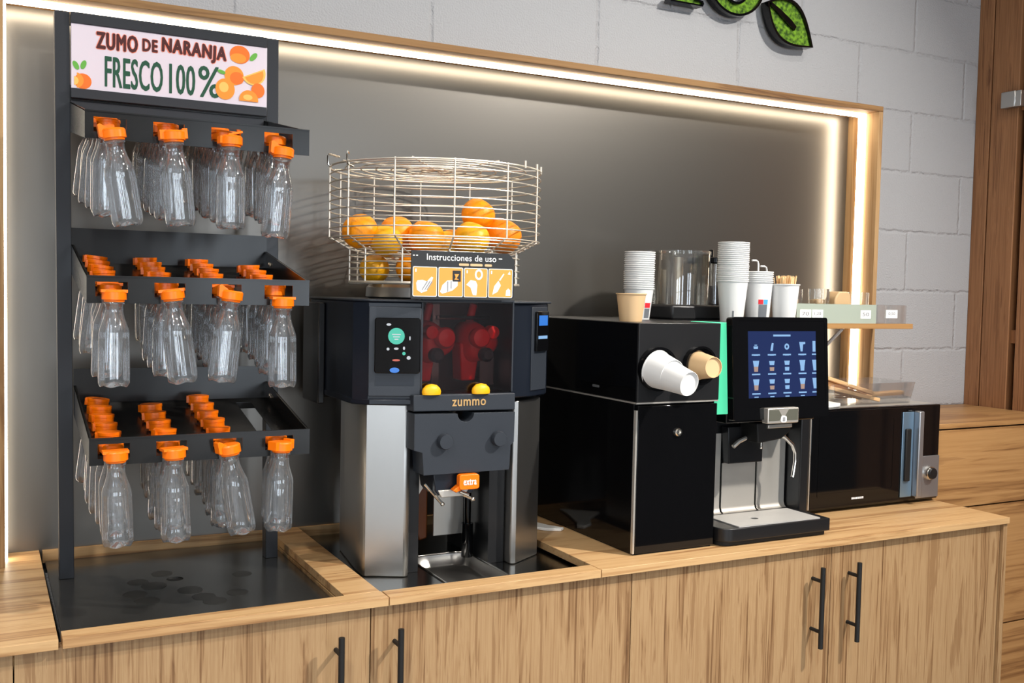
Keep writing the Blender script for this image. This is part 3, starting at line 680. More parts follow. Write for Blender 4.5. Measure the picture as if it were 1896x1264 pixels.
# strip with the name, front plate, knobs
FYJ = -.492
build('name_strip', MB().prism([(.7985, 1.2565), (1.0385, 1.2525), (1.0385, 1.2895), (.7985, 1.2915)], FYJ, -.40), M['anth'], jc, bev=.002)
text('lettering', 'zummo', .887, .966, 1.2655, 1.2790, FYJ-.0004, M['bronze'], jc, .0006, .03)
poly = [(.8215, 1.122), (1.0225, 1.122), (1.0245, 1.130), (1.0265, 1.176), (1.034, 1.183), (1.0355, 1.2485), (.937, 1.2498)]
poly += [(.917+.0195*math.cos(R(t)), 1.2498+.0185*math.sin(R(t))) for t in range(0, -181, -20)][0:10]
poly += [(.799, 1.2525), (.799, 1.176), (.818, 1.170)]
build('front_plate', MB().prism(poly, FYJ-.006, -.44), M['anth'], jc, bev=.002)
for x in (.8665, .9935):
    b = MB(); b.lathe([(.0165, 0), (.0165, .012), (.0150, .015), (.0001, .0152)], 28, (x, FYJ-.006, 1.1925), Matrix.Rotation(R(90), 3, 'X'), True)
    build('knob', b, M['anth'], jc)
# spout, tap and orange tag
mb = MB(); mb.prism([(.849, 1.122), (.960, 1.122), (.948, 1.082), (.940, 1.074), (.862, 1.074), (.855, 1.084)], -.485, -.40); build('spout', mb, M['anthdark'], jc, bev=.002)
mb = MB(); mb.prism([(.860, 1.0855), (.935, 1.0855), (.920, 1.069), (.868, 1.069)], -.487, -.41); build('spout_lip', mb, M['steelpanel'], jc, bev=.002)
tg = MB(); tg.prism(rrect(.8985, .9455, 1.088, 1.1205, .006, 5), -.512, -.496); tg.prism([(.886, 1.087), (.900, 1.097), (.915, 1.090), (.893, 1.082)], -.508, -.49)
tp = build('tap_tag', tg, M['orangeP'], jc, bev=.0015, label='orange tap handle tag')
text('tag_lettering', 'extra', .908, .938, 1.098, 1.110, -.5122, M['ink'], tp, .0005, .03)
mb = MB(); mb.cyl((.905, -.50, 1.083), (.925, -.50, 1.074), .004, 10); mb.cyl((.84, -.46, 1.096), (.878, -.47, 1.052), .0035, 8); mb.cyl((.92, -.48, 1.072), (.945, -.48, 1.060), .0035, 8); mb.ball((.945, -.48, 1.060), .006, sub=2); mb.ball((.878, -.47, 1.052), .005, sub=2); build('tap_lever', mb, M['chrome'], jc)
# parts behind the spout, between the legs
mb = MB(); mb.box(.931, 1.006, -.302, -.298, .940, 1.040); build('splash_plate', mb, M['steelpanel'], jc)
mb = MB(); mb.prism([(.845, 1.12), (.945, 1.12), (.867, 1.004), (.845, 1.004)], -.305, -.300); build('peel_chute', mb, M['steelpanel'], jc)
mb = MB(); mb.prism([(.875, 1.12), (.925, 1.12), (.925, .93), (.905, .925), (.895, .95), (.890, 1.06)], -.28, -.24); build('peel_duct', mb, M['peel'], jc, bev=.004)
mb = MB(); mb.box(.945, 1.012, -.235, -.20, 1.045, 1.25); build('rear_plate', mb, M['steelpanel'], jc)
mb = MB(); mb.cyl((.995, -.350, ZB), (.995, -.350, .975), .0135, 24); mb.cyl((.995, -.350, .975), (.995, -.350, 1.12), .008, 16); build('drain_tube', mb, M['black'], jc)
# juice base sheet and sunken pan
ds = empty('drip_base', (.93, -.3, .89), 'steel base sheet with sunken drip pan under the juicer', 'drip tray')
ox0, ox1, oy0, oy1 = .6925, 1.1755, -.5975, -.024
pin = rrect(.865, 1.010, -.592, -.31, .035, 6)
pout = rrect(ox0, ox1, oy0, oy1, .002, 6)
build('sheet', MB().ringprism(pout, pin, ZB-.003, ZB-.0005, 'xy'), M['steeldark'], ds, smooth=False)
pan = MB(); lv = [(pin, ZB+.0008), (rrect(.868, 1.007, -.589, -.313, .034, 6), ZB), (rrect(.874, 1.001, -.583, -.320, .032, 6), .872), (rrect(.880, .995, -.577, -.326, .03, 6), .869)]
V = [(x, y, z) for P, z in lv for x, y in P]; n_ = len(pin); Fc = [(k*n_+i, k*n_+(i+1) % n_, (k+1)*n_+(i+1) % n_, (k+1)*n_+i) for k in range(3) for i in range(n_)] + [tuple(3*n_+i for i in range(n_))]
pan.add(V, Fc); build('pan', pan, M['steel'], ds, ang=50)
rim = MB(); rim.tube([(x, y, ZB+.001) for x, y in rrect(.863, 1.012, -.594, -.308, .036, 6)], .0018, 6, True); build('pan_rim', rim, M['chrome'], ds)

# basket
BC = Vector((JX, -.285))
def ring(mb, r, z, rw, n=64): mb.tube([(BC.x+r*math.cos(2*math.pi*i/n), BC.y+r*math.sin(2*math.pi*i/n), z) for i in range(n)], rw, 6, True)
bk = MB(); r1, r2 = .241, .195
for k in range(8): ring(bk, r1, 1.766-.0203*k, .0016)
ring(bk, r1, 1.783, .0024)
for k, t in enumerate((.25, .5, .75)): ring(bk, r1+(r2-r1)*t, 1.626-.026*t, .0016)
for k in range(6): ring(bk, r2, 1.600-.0145*k, .0016)
ring(bk, r2, 1.525, .0024)
for i in range(12):
    a = 2*math.pi*i/12+.28; c, s = math.cos(a), math.sin(a)
    bk.tube([(BC.x+r*c, BC.y+r*s, z) for r, z in ((r1, 1.786), (r1, 1.626), (r2, 1.600), (r2, 1.525))], .0021, 6)
for k in range(1, 7): ring(bk, r2*k/7, 1.523, .0014, 40)   # floor of the basket
for i in range(6):
    a = 2*math.pi*i/12+.28; c, s = math.cos(a), math.sin(a); bk.tube([(BC.x+r2*c, BC.y+r2*s, 1.5235), (BC.x-r2*c, BC.y-r2*s, 1.5235)], .0018, 6)
for i in range(12):   # sloping shoulder that carries the oranges
    a = 2*math.pi*i/12+.28; c, s = math.cos(a), math.sin(a)
    bk.tube([(BC.x+r2*c, BC.y+r2*s, 1.600), (BC.x+.09*c, BC.y+.09*s, 1.572)], .0016, 6)
for k in range(1, 6): ring(bk, r2-(r2-.09)*k/5, 1.600-.028*k/5, .0015, 40)
bsk = build('fruit_basket', bk, M['wire'], jc)
ld = MB()
for k in range(1, 7): ring(ld, r1*k/7, 1.784, .0016, 48)
for i in range(4):
    a = R(45*i+10); ld.tube([(BC.x+r1*math.cos(a), BC.y+r1*math.sin(a), 1.786), (BC.x-r1*math.cos(a), BC.y-r1*math.sin(a), 1.786)], .0018, 6)
for a in (R(-60), R(-45), R(-33)): ld.tube([(BC.x+r1*math.cos(a), BC.y+r1*math.sin(a), 1.780), (BC.x+r1*math.cos(a), BC.y+r1*math.sin(a), 1.796)], .0028, 6)
build('lid', ld, M['wire'], bsk)
hd = MB(); hx = BC.x-r1
hd.tube([(hx+.002, -.31, 1.795), (hx-.028, -.33, 1.797), (hx-.030, -.33, 1.794), (hx-.030, -.33, 1.776), (hx-.027, -.33, 1.773), (hx-.022, -.33, 1.775)], .0022, 6)
hd.tube([(hx+.010, -.35, 1.800), (hx+.003, -.36, 1.802), (hx+.002, -.36, 1.797), (hx+.005, -.355, 1.776), (hx+.02, -.35, 1.772)], .0022, 6)
build('latch', hd, M['chrome'], bsk)
nk = MB(); nk.lathe([(.150, 1.490), (.158, 1.494), (.156, 1.515), (.150, 1.5215), (.02, 1.5215)], 48, (BC.x, BC.y, 0)); build('basket_base', nk, M['steel'], jc)

# oranges (label by what one can find them by)
ob = MB(); ob.ball((0, 0, 0), .038, sub=4)
for v in ob.bm.verts:
    if v.co.z > .03: v.co.z -= (v.co.z-.03)*.45
    v.co *= 1+.012*math.sin(v.co.x*90)*math.cos(v.co.y*70)
o0 = build('orange', ob, M['orange'], local=True, ang=180)
sp = [((.7400, -.310, 1.6370), 1.0, 'round orange at the far left of the wire basket', 0),
      ((.7930, -.330, 1.618), .93, 'orange low behind the basket wires, just right of the leftmost orange', 1),
      ((.8330, -.290, 1.640), .98, 'orange left of the middle of the basket, slightly higher than its right neighbour', 0),
      ((.8830, -.345, 1.628), 1.03, 'orange in the middle of the basket just above the left part of the sign', 0),
      ((.9480, -.300, 1.614), .90, 'orange mostly hidden low in the basket between the middle and yellowish ones', 1),
      ((.9930, -.350, 1.630), 1.03, 'yellowish orange in the basket under the topmost orange', 1),
      ((1.0320, -.300, 1.6890), 1.0, 'topmost orange, lying on the others in the basket', 0),
      ((1.0880, -.320, 1.642), 1.1, 'large deep orange at the far right of the basket', 2),
      ((.9100, -.215, 1.622), 1.0, 'orange at the back of the basket behind the middle ones', 0),
      ((1.0050, -.200, 1.622), 1.0, 'orange at the back of the basket behind the yellowish one', 0),
      ((.7850, -.280, 1.5560), .85, 'orange seen through the lower basket wires left of the sign', 1),
      ((.8550, -.330, 1.5600), .9, 'orange in the lower basket right beside the left edge of the sign', 0)]
for i, (p, s, lab, cm) in enumerate(sp):
    if i == 0: o = o0
    else:
        o = o0.copy(); COL.objects.link(o)
        if cm: o.data = o0.data.copy(); o.data.materials.clear(); o.data.materials.append((M['orange'], M['orange2'], pm('orange_peel_deep', srgb(252, 138, 8), .42, bump=.5, bscale=260))[cm])
    s *= 1.05
    o.location = p; o.scale = (s, s, s*.96); o.rotation_euler = (rnd.uniform(-.6, .6), rnd.uniform(-.6, .6), rnd.uniform(0, 6))
    tag(o, lab, 'orange', 'oranges in the wire basket')
# squeezed halves at the foot of the smoked cover
hb = MB(); hb.lathe([(.0205, 0), (.0215, .006), (.0195, .013), (.012, .020), (.0001, .0225)], 28); h0 = build('orange_half', hb, M['orange2'], local=True)
h0.location = (.8395, -.4900, 1.2915); h0.scale = (1.0, .55, 1.0); tag(h0, 'orange half under the left side of the smoked juicer cover', 'orange half', 'orange halves in the juicer')
h1 = h0.copy(); COL.objects.link(h1); h1.location = (.955, -.4900, 1.2905); h1['label'] = 'orange half under the right side of the smoked juicer cover'

# instruction sign in front of the basket
sgn = empty('instruction_sign', (.91, -.489, 1.4915), 'charcoal instruction sign with four orange picture tiles on the juicer', 'sign')
Y0 = -.489
P = [(.7895, 1.4925), (1.0190, 1.4925), (1.0285, 1.4985), (1.0295, 1.5775), (1.0150, 1.5925), (.7895, 1.5925)]
build('board', MB().prism(P, Y0, Y0+.003), M['board'], sgn, smooth=False)
text('heading', 'Instrucciones de uso', .8235, .9840, 1.5735, 1.5865, Y0-.0004, M['ink'], sgn, .0005, .012)
mk = MB()
for a, b, z in ((.7925, .7965, 1.581), (.7995, .8035, 1.581), (.9905, .9985, 1.5795)): mk.box(a, b, Y0-.0006, Y0, z, z+.0022)
build('dash_marks', mk, M['ink'], sgn, smooth=False)
mk = MB()
for a, b in ((.897, .920), (.923, .952), (.957, .974)): mk.prism(rrect(a, b, 1.5635, 1.5685, .002, 3), Y0-.0006, Y0)
build('subtitle_bars', mk, M['kraft'], sgn, smooth=False)
tx = [(.7920, .8475), (.8500, .9030), (.9055, .9610), (.9635, 1.0270)]
tx = [(.7925, .8470), (.8500, .9015), (.9045, .9490), (.9515, .9900)]
W4 = [(.7930, .8500), (.8530, .9070), (.9100, .9620), (.9650, 1.0255)]
W4 = [(.7925, .8470), (.8500, .9065), (.9090, .9640), (.9665, 1.0245)]
for a, b in W4:
    tl = build('picture_tile', MB().prism(rrect(a, b, 1.4975, 1.5595, .003, 3), Y0-.0008, Y0), M['ink'], sgn, smooth=False)
    build('tile_ground', MB().prism(rrect(a+.0015, b-.0015, 1.4990, 1.5580, .0025, 3), Y0-.0012, Y0-.0006), M['tile'], tl, smooth=False)
yi = Y0-.0012
def pic(polys, m='ink', y=yi, dy=.0004, nm='pictogram'):
    mb = MB()
    for q in polys: mb.prism(q, y-dy, y)
    build(nm, mb, M[m], sgn, smooth=False)
def tr(poly, x, z, s=1., r=0.): return [(x+s*(a*math.cos(r)-b*math.sin(r)), z+s*(a*math.sin(r)+b*math.cos(r))) for a, b in poly]
hand = [(-.016, -.012), (-.006, -.018), (.006, -.014), (.014, -.002), (.020, .014), (.016, .016), (.006, .006), (-.004, .009), (-.015, .008), (-.018, .002)]
pic([tr(hand, .818, 1.523)]); pic([tr([(-.001, -.012), (.001, -.012), (.013, .006), (.011, .007)], .818+dx, 1.523) for dx in (-.005, .001, .006)], 'inkgrey', yi-.0004)
btl = [(-.022, -.012), (-.017, -.016), (.006, -.009), (.018, .001), (.018, .010), (.010, .013), (-.006, .012), (-.017, .002)]
pic([tr(btl, .876, 1.520)]); pic([tr([(-.001, -.012), (.001, -.011), (.001, .010), (-.001, .010)], .871, 1.520), tr([(-.001, -.008), (.001, -.008), (.001, .008), (-.001, .008)], .879, 1.523)], 'inkgrey', yi-.0004)
pic([[(.882, 1.530), (.901, 1.530), (.901, 1.553), (.882, 1.553)]], 'board', yi-.0001)
pic([[(.886, 1.546), (.897, 1.546), (.891, 1.537), (.897, 1.534), (.886, 1.534), (.889, 1.539)]], 'tile', yi-.0006)
cup = [(-.018, -.004), (-.008, .006), (.004, .004), (.008, -.004), (.006, -.026), (-.002, -.026), (-.008, -.010)]
pic([tr(cup, .932, 1.528)]); mb = MB(); mb.ringprism([(.943+.0095*math.cos(t*.4488), 1.546+.0115*math.sin(t*.4488)) for t in range(14)], [(.943+.0055*math.cos(t*.4488), 1.546+.007*math.sin(t*.4488)) for t in range(14)], yi-.0004, yi); build('pictogram', mb, M['ink'], sgn, smooth=False)
pic([tr([(-.016, -.018), (-.004, -.012), (.004, .002), (-.002, .012), (-.012, .0)], .992, 1.522), tr([(-.001, -.001), (.002, -.002), (.012, .012), (.010, .014)], .992, 1.536), [(1.008, 1.502), (1.020, 1.502), (1.019, 1.514), (1.014, 1.518), (1.009, 1.513)], [(1.012, 1.548), (1.019, 1.547), (1.017, 1.555)]])
for i, (a, b) in enumerate(W4):
    if i != 1: pic([rrect(a+.005, a+.008, 1.548, 1.555, .001, 2)])
sgn.location += Vector((-.0045, -.013, 0))

# ------------------------------------------------------------------ cup dispenser cabinet
VX0, VX1, VYF, VYB = 1.3035, 1.5325, -.5755, -.06
vd = empty('cup_dispenser', (1.42, -.32, HC), 'glossy black cabinet dispensing paper cups beside the coffee machine', 'cup dispenser')
build('lower_body', MB().box(VX0, VX1, VYF+.012, VYB, HC+.003, 1.2645), M['black'], vd, bev=.0015)
build('lower_door', MB().box(VX0+.004, VX1-.001, VYF, VYF+.0115, HC+.004, 1.260), M['black'], vd, bev=.0015)
build('edge_strip', MB().box(VX0-.001, VX0+.0035, VYF+.001, VYF+.0095, HC+.004, 1.250), M['steelpanel'], vd)
build('upper_body', MB().box(VX0, VX1+.002, VYF-.001, VYB, 1.268, 1.4475), M['blacksat'], vd, bev=.002)
build('side_gloss_panel', MB().box(VX0-.0012, VX0, VYF+.004, VYB, 1.270, 1.4455), M['black'], vd)
build('seam_trim', MB().box(VX0-.0015, VX1+.001, VYF, VYB, 1.2645, 1.268), M['steelpanel'], vd)
build('plinth', MB().box(VX0+.004, VX1-.004, VYF+.006, VYB-.004, HC, HC+.003), M['blackmat'], vd)
bd = MB(); bd.prism(rrect(-.419, -.390, 1.288, 1.2935, .002, 3), VX0-.0022, VX0-.0012, 'yz'); build('badge', bd, M['mwsteel'], vd)
lk = MB(); lk.lathe([(.0095, 0), (.0095, .004), (.0075, .007), (.0045, .0072), (.0045, .004), (.0001, .004)], 22, (1.4185, VYF, 1.1970), Matrix.Rotation(R(90), 3, 'X'), True); build('key_lock', lk, M['chrome'], vd)
holes = [(1.352, 1.3440, .0450), (1.4700, 1.3500, .0400)]
for hx_, hz_, hr_ in holes:
    q = MB(); n = 40
    for (ra, rb, ya, yb) in ((hr_+.005, hr_, VYF-.016, VYF-.001), (hr_, hr_-.004, VYF-.010, VYF-.001)):
        q.ringprism([(hx_+ra*math.cos(2*math.pi*i/n), hz_+ra*math.sin(2*math.pi*i/n)) for i in range(n)], [(hx_+rb*math.cos(2*math.pi*i/n), hz_+rb*math.sin(2*math.pi*i/n)) for i in range(n)], ya, yb)
    q.lathe([(hr_+.001, 0), (.0005, .0008)], n, (hx_, VYF-.0012, hz_), Matrix.Rotation(R(90), 3, 'X'))
    build('dispenser_ring', q, M['black'], vd)
# paper cup prototype: mouth up, origin at base centre
def cup_mesh(r0, r1, h, t=.0012, lip=.0022):
    mb = MB(); mb.lathe([(.0001, .004), (r0-t, .004), (r0-t, 0), (r0, 0), (r1, h-lip), (r1+lip*.8, h-lip*1.4), (r1+lip, h-lip*.5), (r1+lip*.6, h), (r1-t, h-lip*.4), (r0-t, .006), (.0001, .006)], 36); return mb
def cup(name, mesh_o, loc, lab, grp, direction=None, roll=0.):
    o = mesh_o
    o.location = loc
    if direction is not None: o.rotation_euler = Vector(direction).to_track_quat('Z', 'Y').to_euler()
    return tag(o, lab, 'paper cup', grp)
# cups in the dispenser: the base points to the room
d0 = Vector((.015, .123, .031)); 
cA = build('paper_cup', cup_mesh(.0275, .0385, .105), M['white'], local=True)
cup('', cA, (1.3600, -.6900, 1.3195), 'white paper cup pointing outward from the left dispenser hole', 'cups in the dispenser', Vector((-.018, .118, .026)))
cA2 = build('paper_cup', cup_mesh(.0358, .0425, .052), M['white'], local=True)
cup('', cA2, (1.3535, -.6360, 1.3335), 'second white cup behind the one in the left dispenser hole', 'cups in the dispenser', Vector((-.010, .062, .013)))
cB = build('paper_cup', cup_mesh(.0235, .0335, .064), M['kraft'], local=True)
cup('', cB, (1.4655, -.6400, 1.3500), 'tan paper cup pointing outward from the right dispenser hole', 'cups in the dispenser', Vector((0, .064, .0)))

# ------------------------------------------------------------------ coffee machine
CX0, CX1 = 1.540, 1.868
cm = empty('coffee_machine', (1.70, -.3, HC), 'black coffee machine with lit touch screen and green side light', 'coffee machine')
build('rear_body', MB().box(CX0, CX1+.030, -.442, -.10, HC+.018, 1.4480), M['blacksat'], cm, bev=.003)
build('side_wall', MB().box(CX1+.001, CX1+.030, -.50, -.443, HC+.018, 1.4480), M['blacksat'], cm, bev=.003)
build('head', MB().box(1.5840, CX1, -.545, -.443, 1.205, 1.4480), M['black'], cm, bev=.003)
build('foot', MB().box(CX0+.01, CX1-.01, -.56, -.13, HC, HC+.018), M['blackmat'], cm)
# green light bar
build('green_light', MB().prism([(1.5480, 1.2300), (1.5790, 1.2300), (1.5840, 1.2370), (1.5840, 1.4480), (1.5480, 1.4480)], -.556, -.443), M['green_led'], cm, bev=.001, label='glowing green side light')
# steel back panels with rounded feet
sy = -.447
for (a, b, zt) in ((1.541, 1.6500, 1.166), (1.6560, 1.7640, 1.090), (1.7700, 1.8640, 1.166)):
    pr = [(.0, .962), (.010, .963), (.018, .968), (.022, .978), (.022, zt)]
    mb = MB(); V = [(x, sy-.024+p[0]-.0, p[1]) for x in (a, b) for p in pr]; n_ = len(pr)
    V2 = [(x, sy-.024+p[0]+.003, p[1]-.001) for x in (a, b) for p in pr]
    mb.add(V+V2, [(i, i+1, n_+i+1, n_+i) for i in range(n_-1)] + [(2*n_+i, 3*n_+i, 3*n_+i+1, 2*n_+i+1) for i in range(n_-1)] + [(i, 2*n_+i, 2*n_+i+1, i+1) for i in range(n_-1)] + [(n_+i, n_+i+1, 3*n_+i+1, 3*n_+i) for i in range(n_-1)] + [(n_-1, 3*n_-1, 4*n_-1, 2*n_-1), (0, n_, 3*n_, 2*n_)])
    build('steel_panel', mb, M['steelpanel'], cm, ang=50)
build('outlet_block', MB().prism([(1.655, 1.092), (1.764, 1.092), (1.764, 1.150), (1.776, 1.160), (1.776, 1.185), (1.650, 1.185)], -.475, -.447), M['blacksat'], cm, bev=.002)
mb = MB(); mb.prism([(1.695, 1.150), (1.770, 1.158), (1.800, 1.176), (1.800, 1.200), (1.690, 1.200)], -.535, -.47); build('outlet', mb, M['blackmat'], cm, bev=.003)
mb = MB(); mb.tube([(1.655, -.49, 1.138), (1.672, -.49, 1.150), (1.695, -.49, 1.158), (1.710, -.49, 1.155)], .0055, 8); build('outlet_arm', mb, M['steelpanel'], cm)
mb = MB(); mb.cyl((1.727, -.51, 1.16), (1.727, -.51, 1.138), .004, 10, .003); mb.ball((1.727, -.51, 1.135), .004, sub=2); build('nozzle', mb, M['chrome'], cm)
mb = MB(); mb.tube([(1.770, -.52, 1.170), (1.790, -.525, 1.160), (1.812, -.53, 1.140), (1.822, -.53, 1.120), (1.823, -.53, 1.098), (1.818, -.53, 1.066), (1.816, -.53, 1.058)], .0048, 10); build('milk_spout', mb, M['chrome'], cm)
mb = MB(); mb.box(1.722, 1.800, -.54, -.52, 1.1865, 1.1965); build('outlet_trim', mb, M['steelpanel'], cm, bev=.002)
# drip tray
dt = MB(); DP = rrect(1.540, 1.868, -.603, -.44, .03, 6, (0, 0, 0, 1)); 
DP = [(x, y) for x, y in rrect(1.540, 1.876, -.603, -.44, .03, 6, (0, 0, 0, 1))]
dt.prism(DP, .9325, .9640, 'xy'); tr_ = build('drip_tray', dt, M['blacksat'], cm, bev=.002)
build('drip_tray_base', MB().prism([(x*.97+.05, y+.012) for x, y in DP], .9215, .9325, 'xy'), M['blackmat'], cm)
gm = MB(); n = 24
gm.ringprism(rrect(1.5900, 1.8480, -.598, -.478, .002, 5), [(1.686+.010*math.cos(R(-90+15*i+7)), -.540+.010*math.sin(R(-90+15*i+7))) for i in range(24)], .9640, .9665, 'xy'); build('drip_grid', gm, pm('drip_grid_steel', (.60, .58, .55), .45, .35), tr_, smooth=False)
build('drain_hole', MB().cyl((1.686, -.540, .9640), (1.686, -.540, .9648), .010, 20), M['blackmat'], tr_)
# tablet, slightly tilted back
tb_loc = Vector((1.7065, -.585, 1.343))
TM = Matrix.Translation(tb_loc) @ Matrix.Rotation(R(-4), 4, 'X')
def tpart(nm, mb, m, par=None, **k):
    for v in mb.bm.verts: v.co = TM @ v.co
    return build(nm, mb, m, par or cm, **k)
tb = MB(); tb.prism(rrect(-.1490, .1490, -.124, .1195, .006, 4), -.012, .012); tbo = tpart('touch_screen', tb, M['black'], bev=.0025)
tpart('screen_frame', (lambda q: q.ringprism(rrect(-.1490, .1490, -.124, .1195, .006, 4), rrect(-.139, .139, -.094, .111, .004, 4), -.0128, -.0118))(MB()), M['black'], tbo)
sc_ = tpart('lit_screen', MB().box(-.1035, .1090, -.0135, -.0122, -.0725, .0860), M['screen'], tbo, smooth=False)
ic, iw, bars = MB(), MB(), MB()
YI = -.0136
def sq(mb, x0, x1, z0, z1): mb.box(x0, x1, YI-.0004, YI, z0, z1)
sq(bars, -.027, .027, .0735, .0780)
cx_ = [-.0815, -.0325, .0150, .0640, .1020]
for j, (zr, bz) in enumerate(((.049, .0280), (.0040, -.0180), (-.0400, -.0640))):
    for i, x in enumerate(cx_):
        w = .0125 if i < 4 else .0065
        sq(bars, x-w*1.0, min(x+w*1.0, .1085), bz, bz+.0034)
        if j: sq(bars, x-w*.5, min(x+w*.5, .108), bz-.0075 if j == 2 else bz+.0455, (bz-.0075 if j == 2 else bz+.0455)+.0026) if i < 4 else None
        if j == 0:
            if i == 0: ic.prism([(x-.006, zr-.005), (x+.006, zr-.005), (x+.007, zr+.001), (x-.007, zr+.001)], YI-.0004, YI); sq(ic, x-.004, x+.004, zr+.003, zr+.005)
            elif i == 1: ic.prism([(x-.004, zr-.010), (x+.003, zr-.010), (x+.006, zr+.008), (x+.001, zr+.009), (x-.002, zr)], YI-.0004, YI)
            elif i == 2: ic.ringprism([(x+.0075*math.cos(t*.5236), zr+.0075*math.sin(t*.5236)) for t in range(12)], [(x+.0032*math.cos(t*.5236), zr+.0032*math.sin(t*.5236)) for t in range(12)], YI-.0004, YI)
            elif i == 3: ic.prism([(x-.005, zr-.012), (x+.001, zr-.012), (x+.003, zr+.005), (x+.010, zr+.006), (x+.010, zr+.011), (x-.009, zr+.011)], YI-.0004, YI)
            else: sq(ic, x-.004, x+.005, zr-.013, zr+.013)
        else:
            if i in (1, 2):
                ic.prism([(x-.0065, zr+.001), (x+.0065, zr+.001), (x+.0085, zr+.011), (x-.0085, zr+.011)], YI-.0004, YI)
                (iw if i == 1 else ic).prism([(x-.006, zr-.013), (x+.006, zr-.013), (x+.007, zr-.004), (x-.007, zr-.004)], YI-.0004, YI)
            elif i < 4:
                ic.prism([(x-.0065, zr-.002), (x+.0065, zr-.002), (x+.0095, zr+.012), (x-.0095, zr+.012)], YI-.0004, YI)
                (iw if (i == 0 or j == 2) else ic).prism([(x-.0055, zr-.014), (x+.0055, zr-.014), (x+.0065, zr-.002), (x-.0065, zr-.002)], YI-.0004, YI)
            else: ic.prism([(x-.002, zr-.014), (x+.0065, zr-.014), (x+.0065, zr+.012), (x-.006, zr+.012)], YI-.0004, YI)
tpart('menu_icons', ic, M['icon'], tbo, smooth=False); tpart('menu_icons_warm', iw, M['icon2'], tbo, smooth=False); tpart('menu_text', bars, M['icon'], tbo, smooth=False)
# badge and card reader below the tablet
cr_ = MB(); cr_.prism(rrect(1.648, 1.744, 1.2110, 1.2480, .003, 3), -.620, -.598); rd = build('card_reader', cr_, M['steelpanel'], cm, bev=.002, label='brushed steel reader block')
mb = MB(); mb.prism([(1.651, 1.2180), (1.684, 1.2180), (1.690, 1.230), (1.680, 1.2440), (1.651, 1.2440)], -.6206, -.620); mb.prism([(1.708, 1.2180), (1.741, 1.2180), (1.741, 1.2440), (1.712, 1.2440), (1.702, 1.230)], -.6206, -.620); build('reader_inlay', mb, pm('reader_olive', (.09, .09, .07), .5), rd)
mb = MB(); mb.prism(rrect(1.687, 1.705, 1.2135, 1.2290, .005, 4), -.6216, -.620); pb = build('reader_button', mb, M['ink'], rd)
mb = MB(); mb.prism(rrect(1.6925, 1.6995, 1.2160, 1.2260, .0015, 3), -.6220, -.6216); build('button_symbol', mb, M['inkgrey'], pb)
# bean hoppers on top
ZT2 = 1.448
hp = empty('bean_hopper', (1.655, -.245, ZT2), 'clear round bean hopper on a black base behind the short cup stack', 'hopper')
mb = MB(); mb.box(1.563, 1.742, -.345, -.145, ZT2, ZT2+.038); build('base', mb, M['blacksat'], hp, bev=.006)
mb = MB(); mb.lathe([(.084, ZT2+.038), (.086, ZT2+.172), (.084, ZT2+.178), (.0005, ZT2+.179)], 48, (1.6530, -.245, 0)); build('glass', mb, M['hopglass'], hp, ang=50)
mb = MB(); n = 48; mb.ringprism([(1.653+.0875*math.cos(2*math.pi*i/n), -.245+.0875*math.sin(2*math.pi*i/n)) for i in range(n)], [(1.653+.0845*math.cos(2*math.pi*i/n), -.245+.0845*math.sin(2*math.pi*i/n)) for i in range(n)], ZT2+.171, ZT2+.180, 'xy'); build('rim', mb, M['acryl'], hp)
mb = MB(); mb.cyl((1.653, -.245, ZT2+.038), (1.653, -.245, ZT2+.165), .014, 20); mb.box(1.600, 1.612, -.25, -.24, ZT2+.04, ZT2+.13); mb.box(1.700, 1.706, -.25, -.24, ZT2+.04, ZT2+.12); build('inner_tube', mb, M['steelpanel'], hp)
h2 = empty('bean_hopper', (1.83, -.20, ZT2), 'dark lidded hopper behind the tall cup stack', 'hopper')
mb = MB(); mb.lathe([(.072, ZT2), (.074, ZT2+.150), (.0005, ZT2+.151)], 40, (1.818, -.20, 0)); build('glass', mb, M['hopglass'], h2, ang=50)
mb = MB(); mb.cyl((1.818, -.20, ZT2+.151), (1.818, -.20, ZT2+.168), .080, 40); mb.cyl((1.80, -.20, ZT2+.168), (1.80, -.20, ZT2+.192), .006, 10); build('lid', mb, M['black'], h2, bev=.003)
mb = MB(); mb.cyl((1.818, -.20, ZT2+.001), (1.818, -.20, ZT2+.09), .068, 32); build('beans', mb, M['beans'], h2)
# cups on top of the machines
def stack(x, y, z, r0, r1, h, n, step, matl, what, grp, sticker=None):
    first = build('paper_cup', cup_mesh(r0, r1, h), M[matl], local=True)
    for k in range(n):
        o = first if k == 0 else first.copy()
        if k: COL.objects.link(o)
        o.location = (x+rnd.uniform(-.0006, .0006)*(k > 0), y, z+k*step)
        if k == 0: lab = 'bottom %s cup of the %s' % (matl, what)
        elif k == n-1: lab = 'topmost %s cup of the %s' % (matl, what)
        else: lab = '%s cup, number %d from the bottom of the %s' % (matl, k+1, what)
        tag(o, lab, 'paper cup', grp)
        if k == 0 and sticker:
            for (m_, a0, a1, z0, z1) in sticker:
                mb = MB(); ns = 8
                V = []
                for zz in (z0, z1):
                    rr = r0+(r1-r0)*zz/h+.0004
                    for i in range(ns+1): t = R(a0+(a1-a0)*i/ns); V.append((rr*math.cos(t), rr*math.sin(t), zz))
                mb.add(V, [(i, i+1, ns+2+i, ns+1+i) for i in range(ns)])
                q = build('printed_label', mb, M[m_], o, local=True)
    return first
kc = build('paper_cup', cup_mesh(.0262, .0345, .066), M['kraft'], local=True); kc.location = (1.3530, -.4690, 1.4475); tag(kc, 'single tan paper cup on the left front of the black cabinet', 'paper cup')
stA = [('redl2', -88, -62, .030, .042), ('inkgrey', -88, -62, .004, .028)]
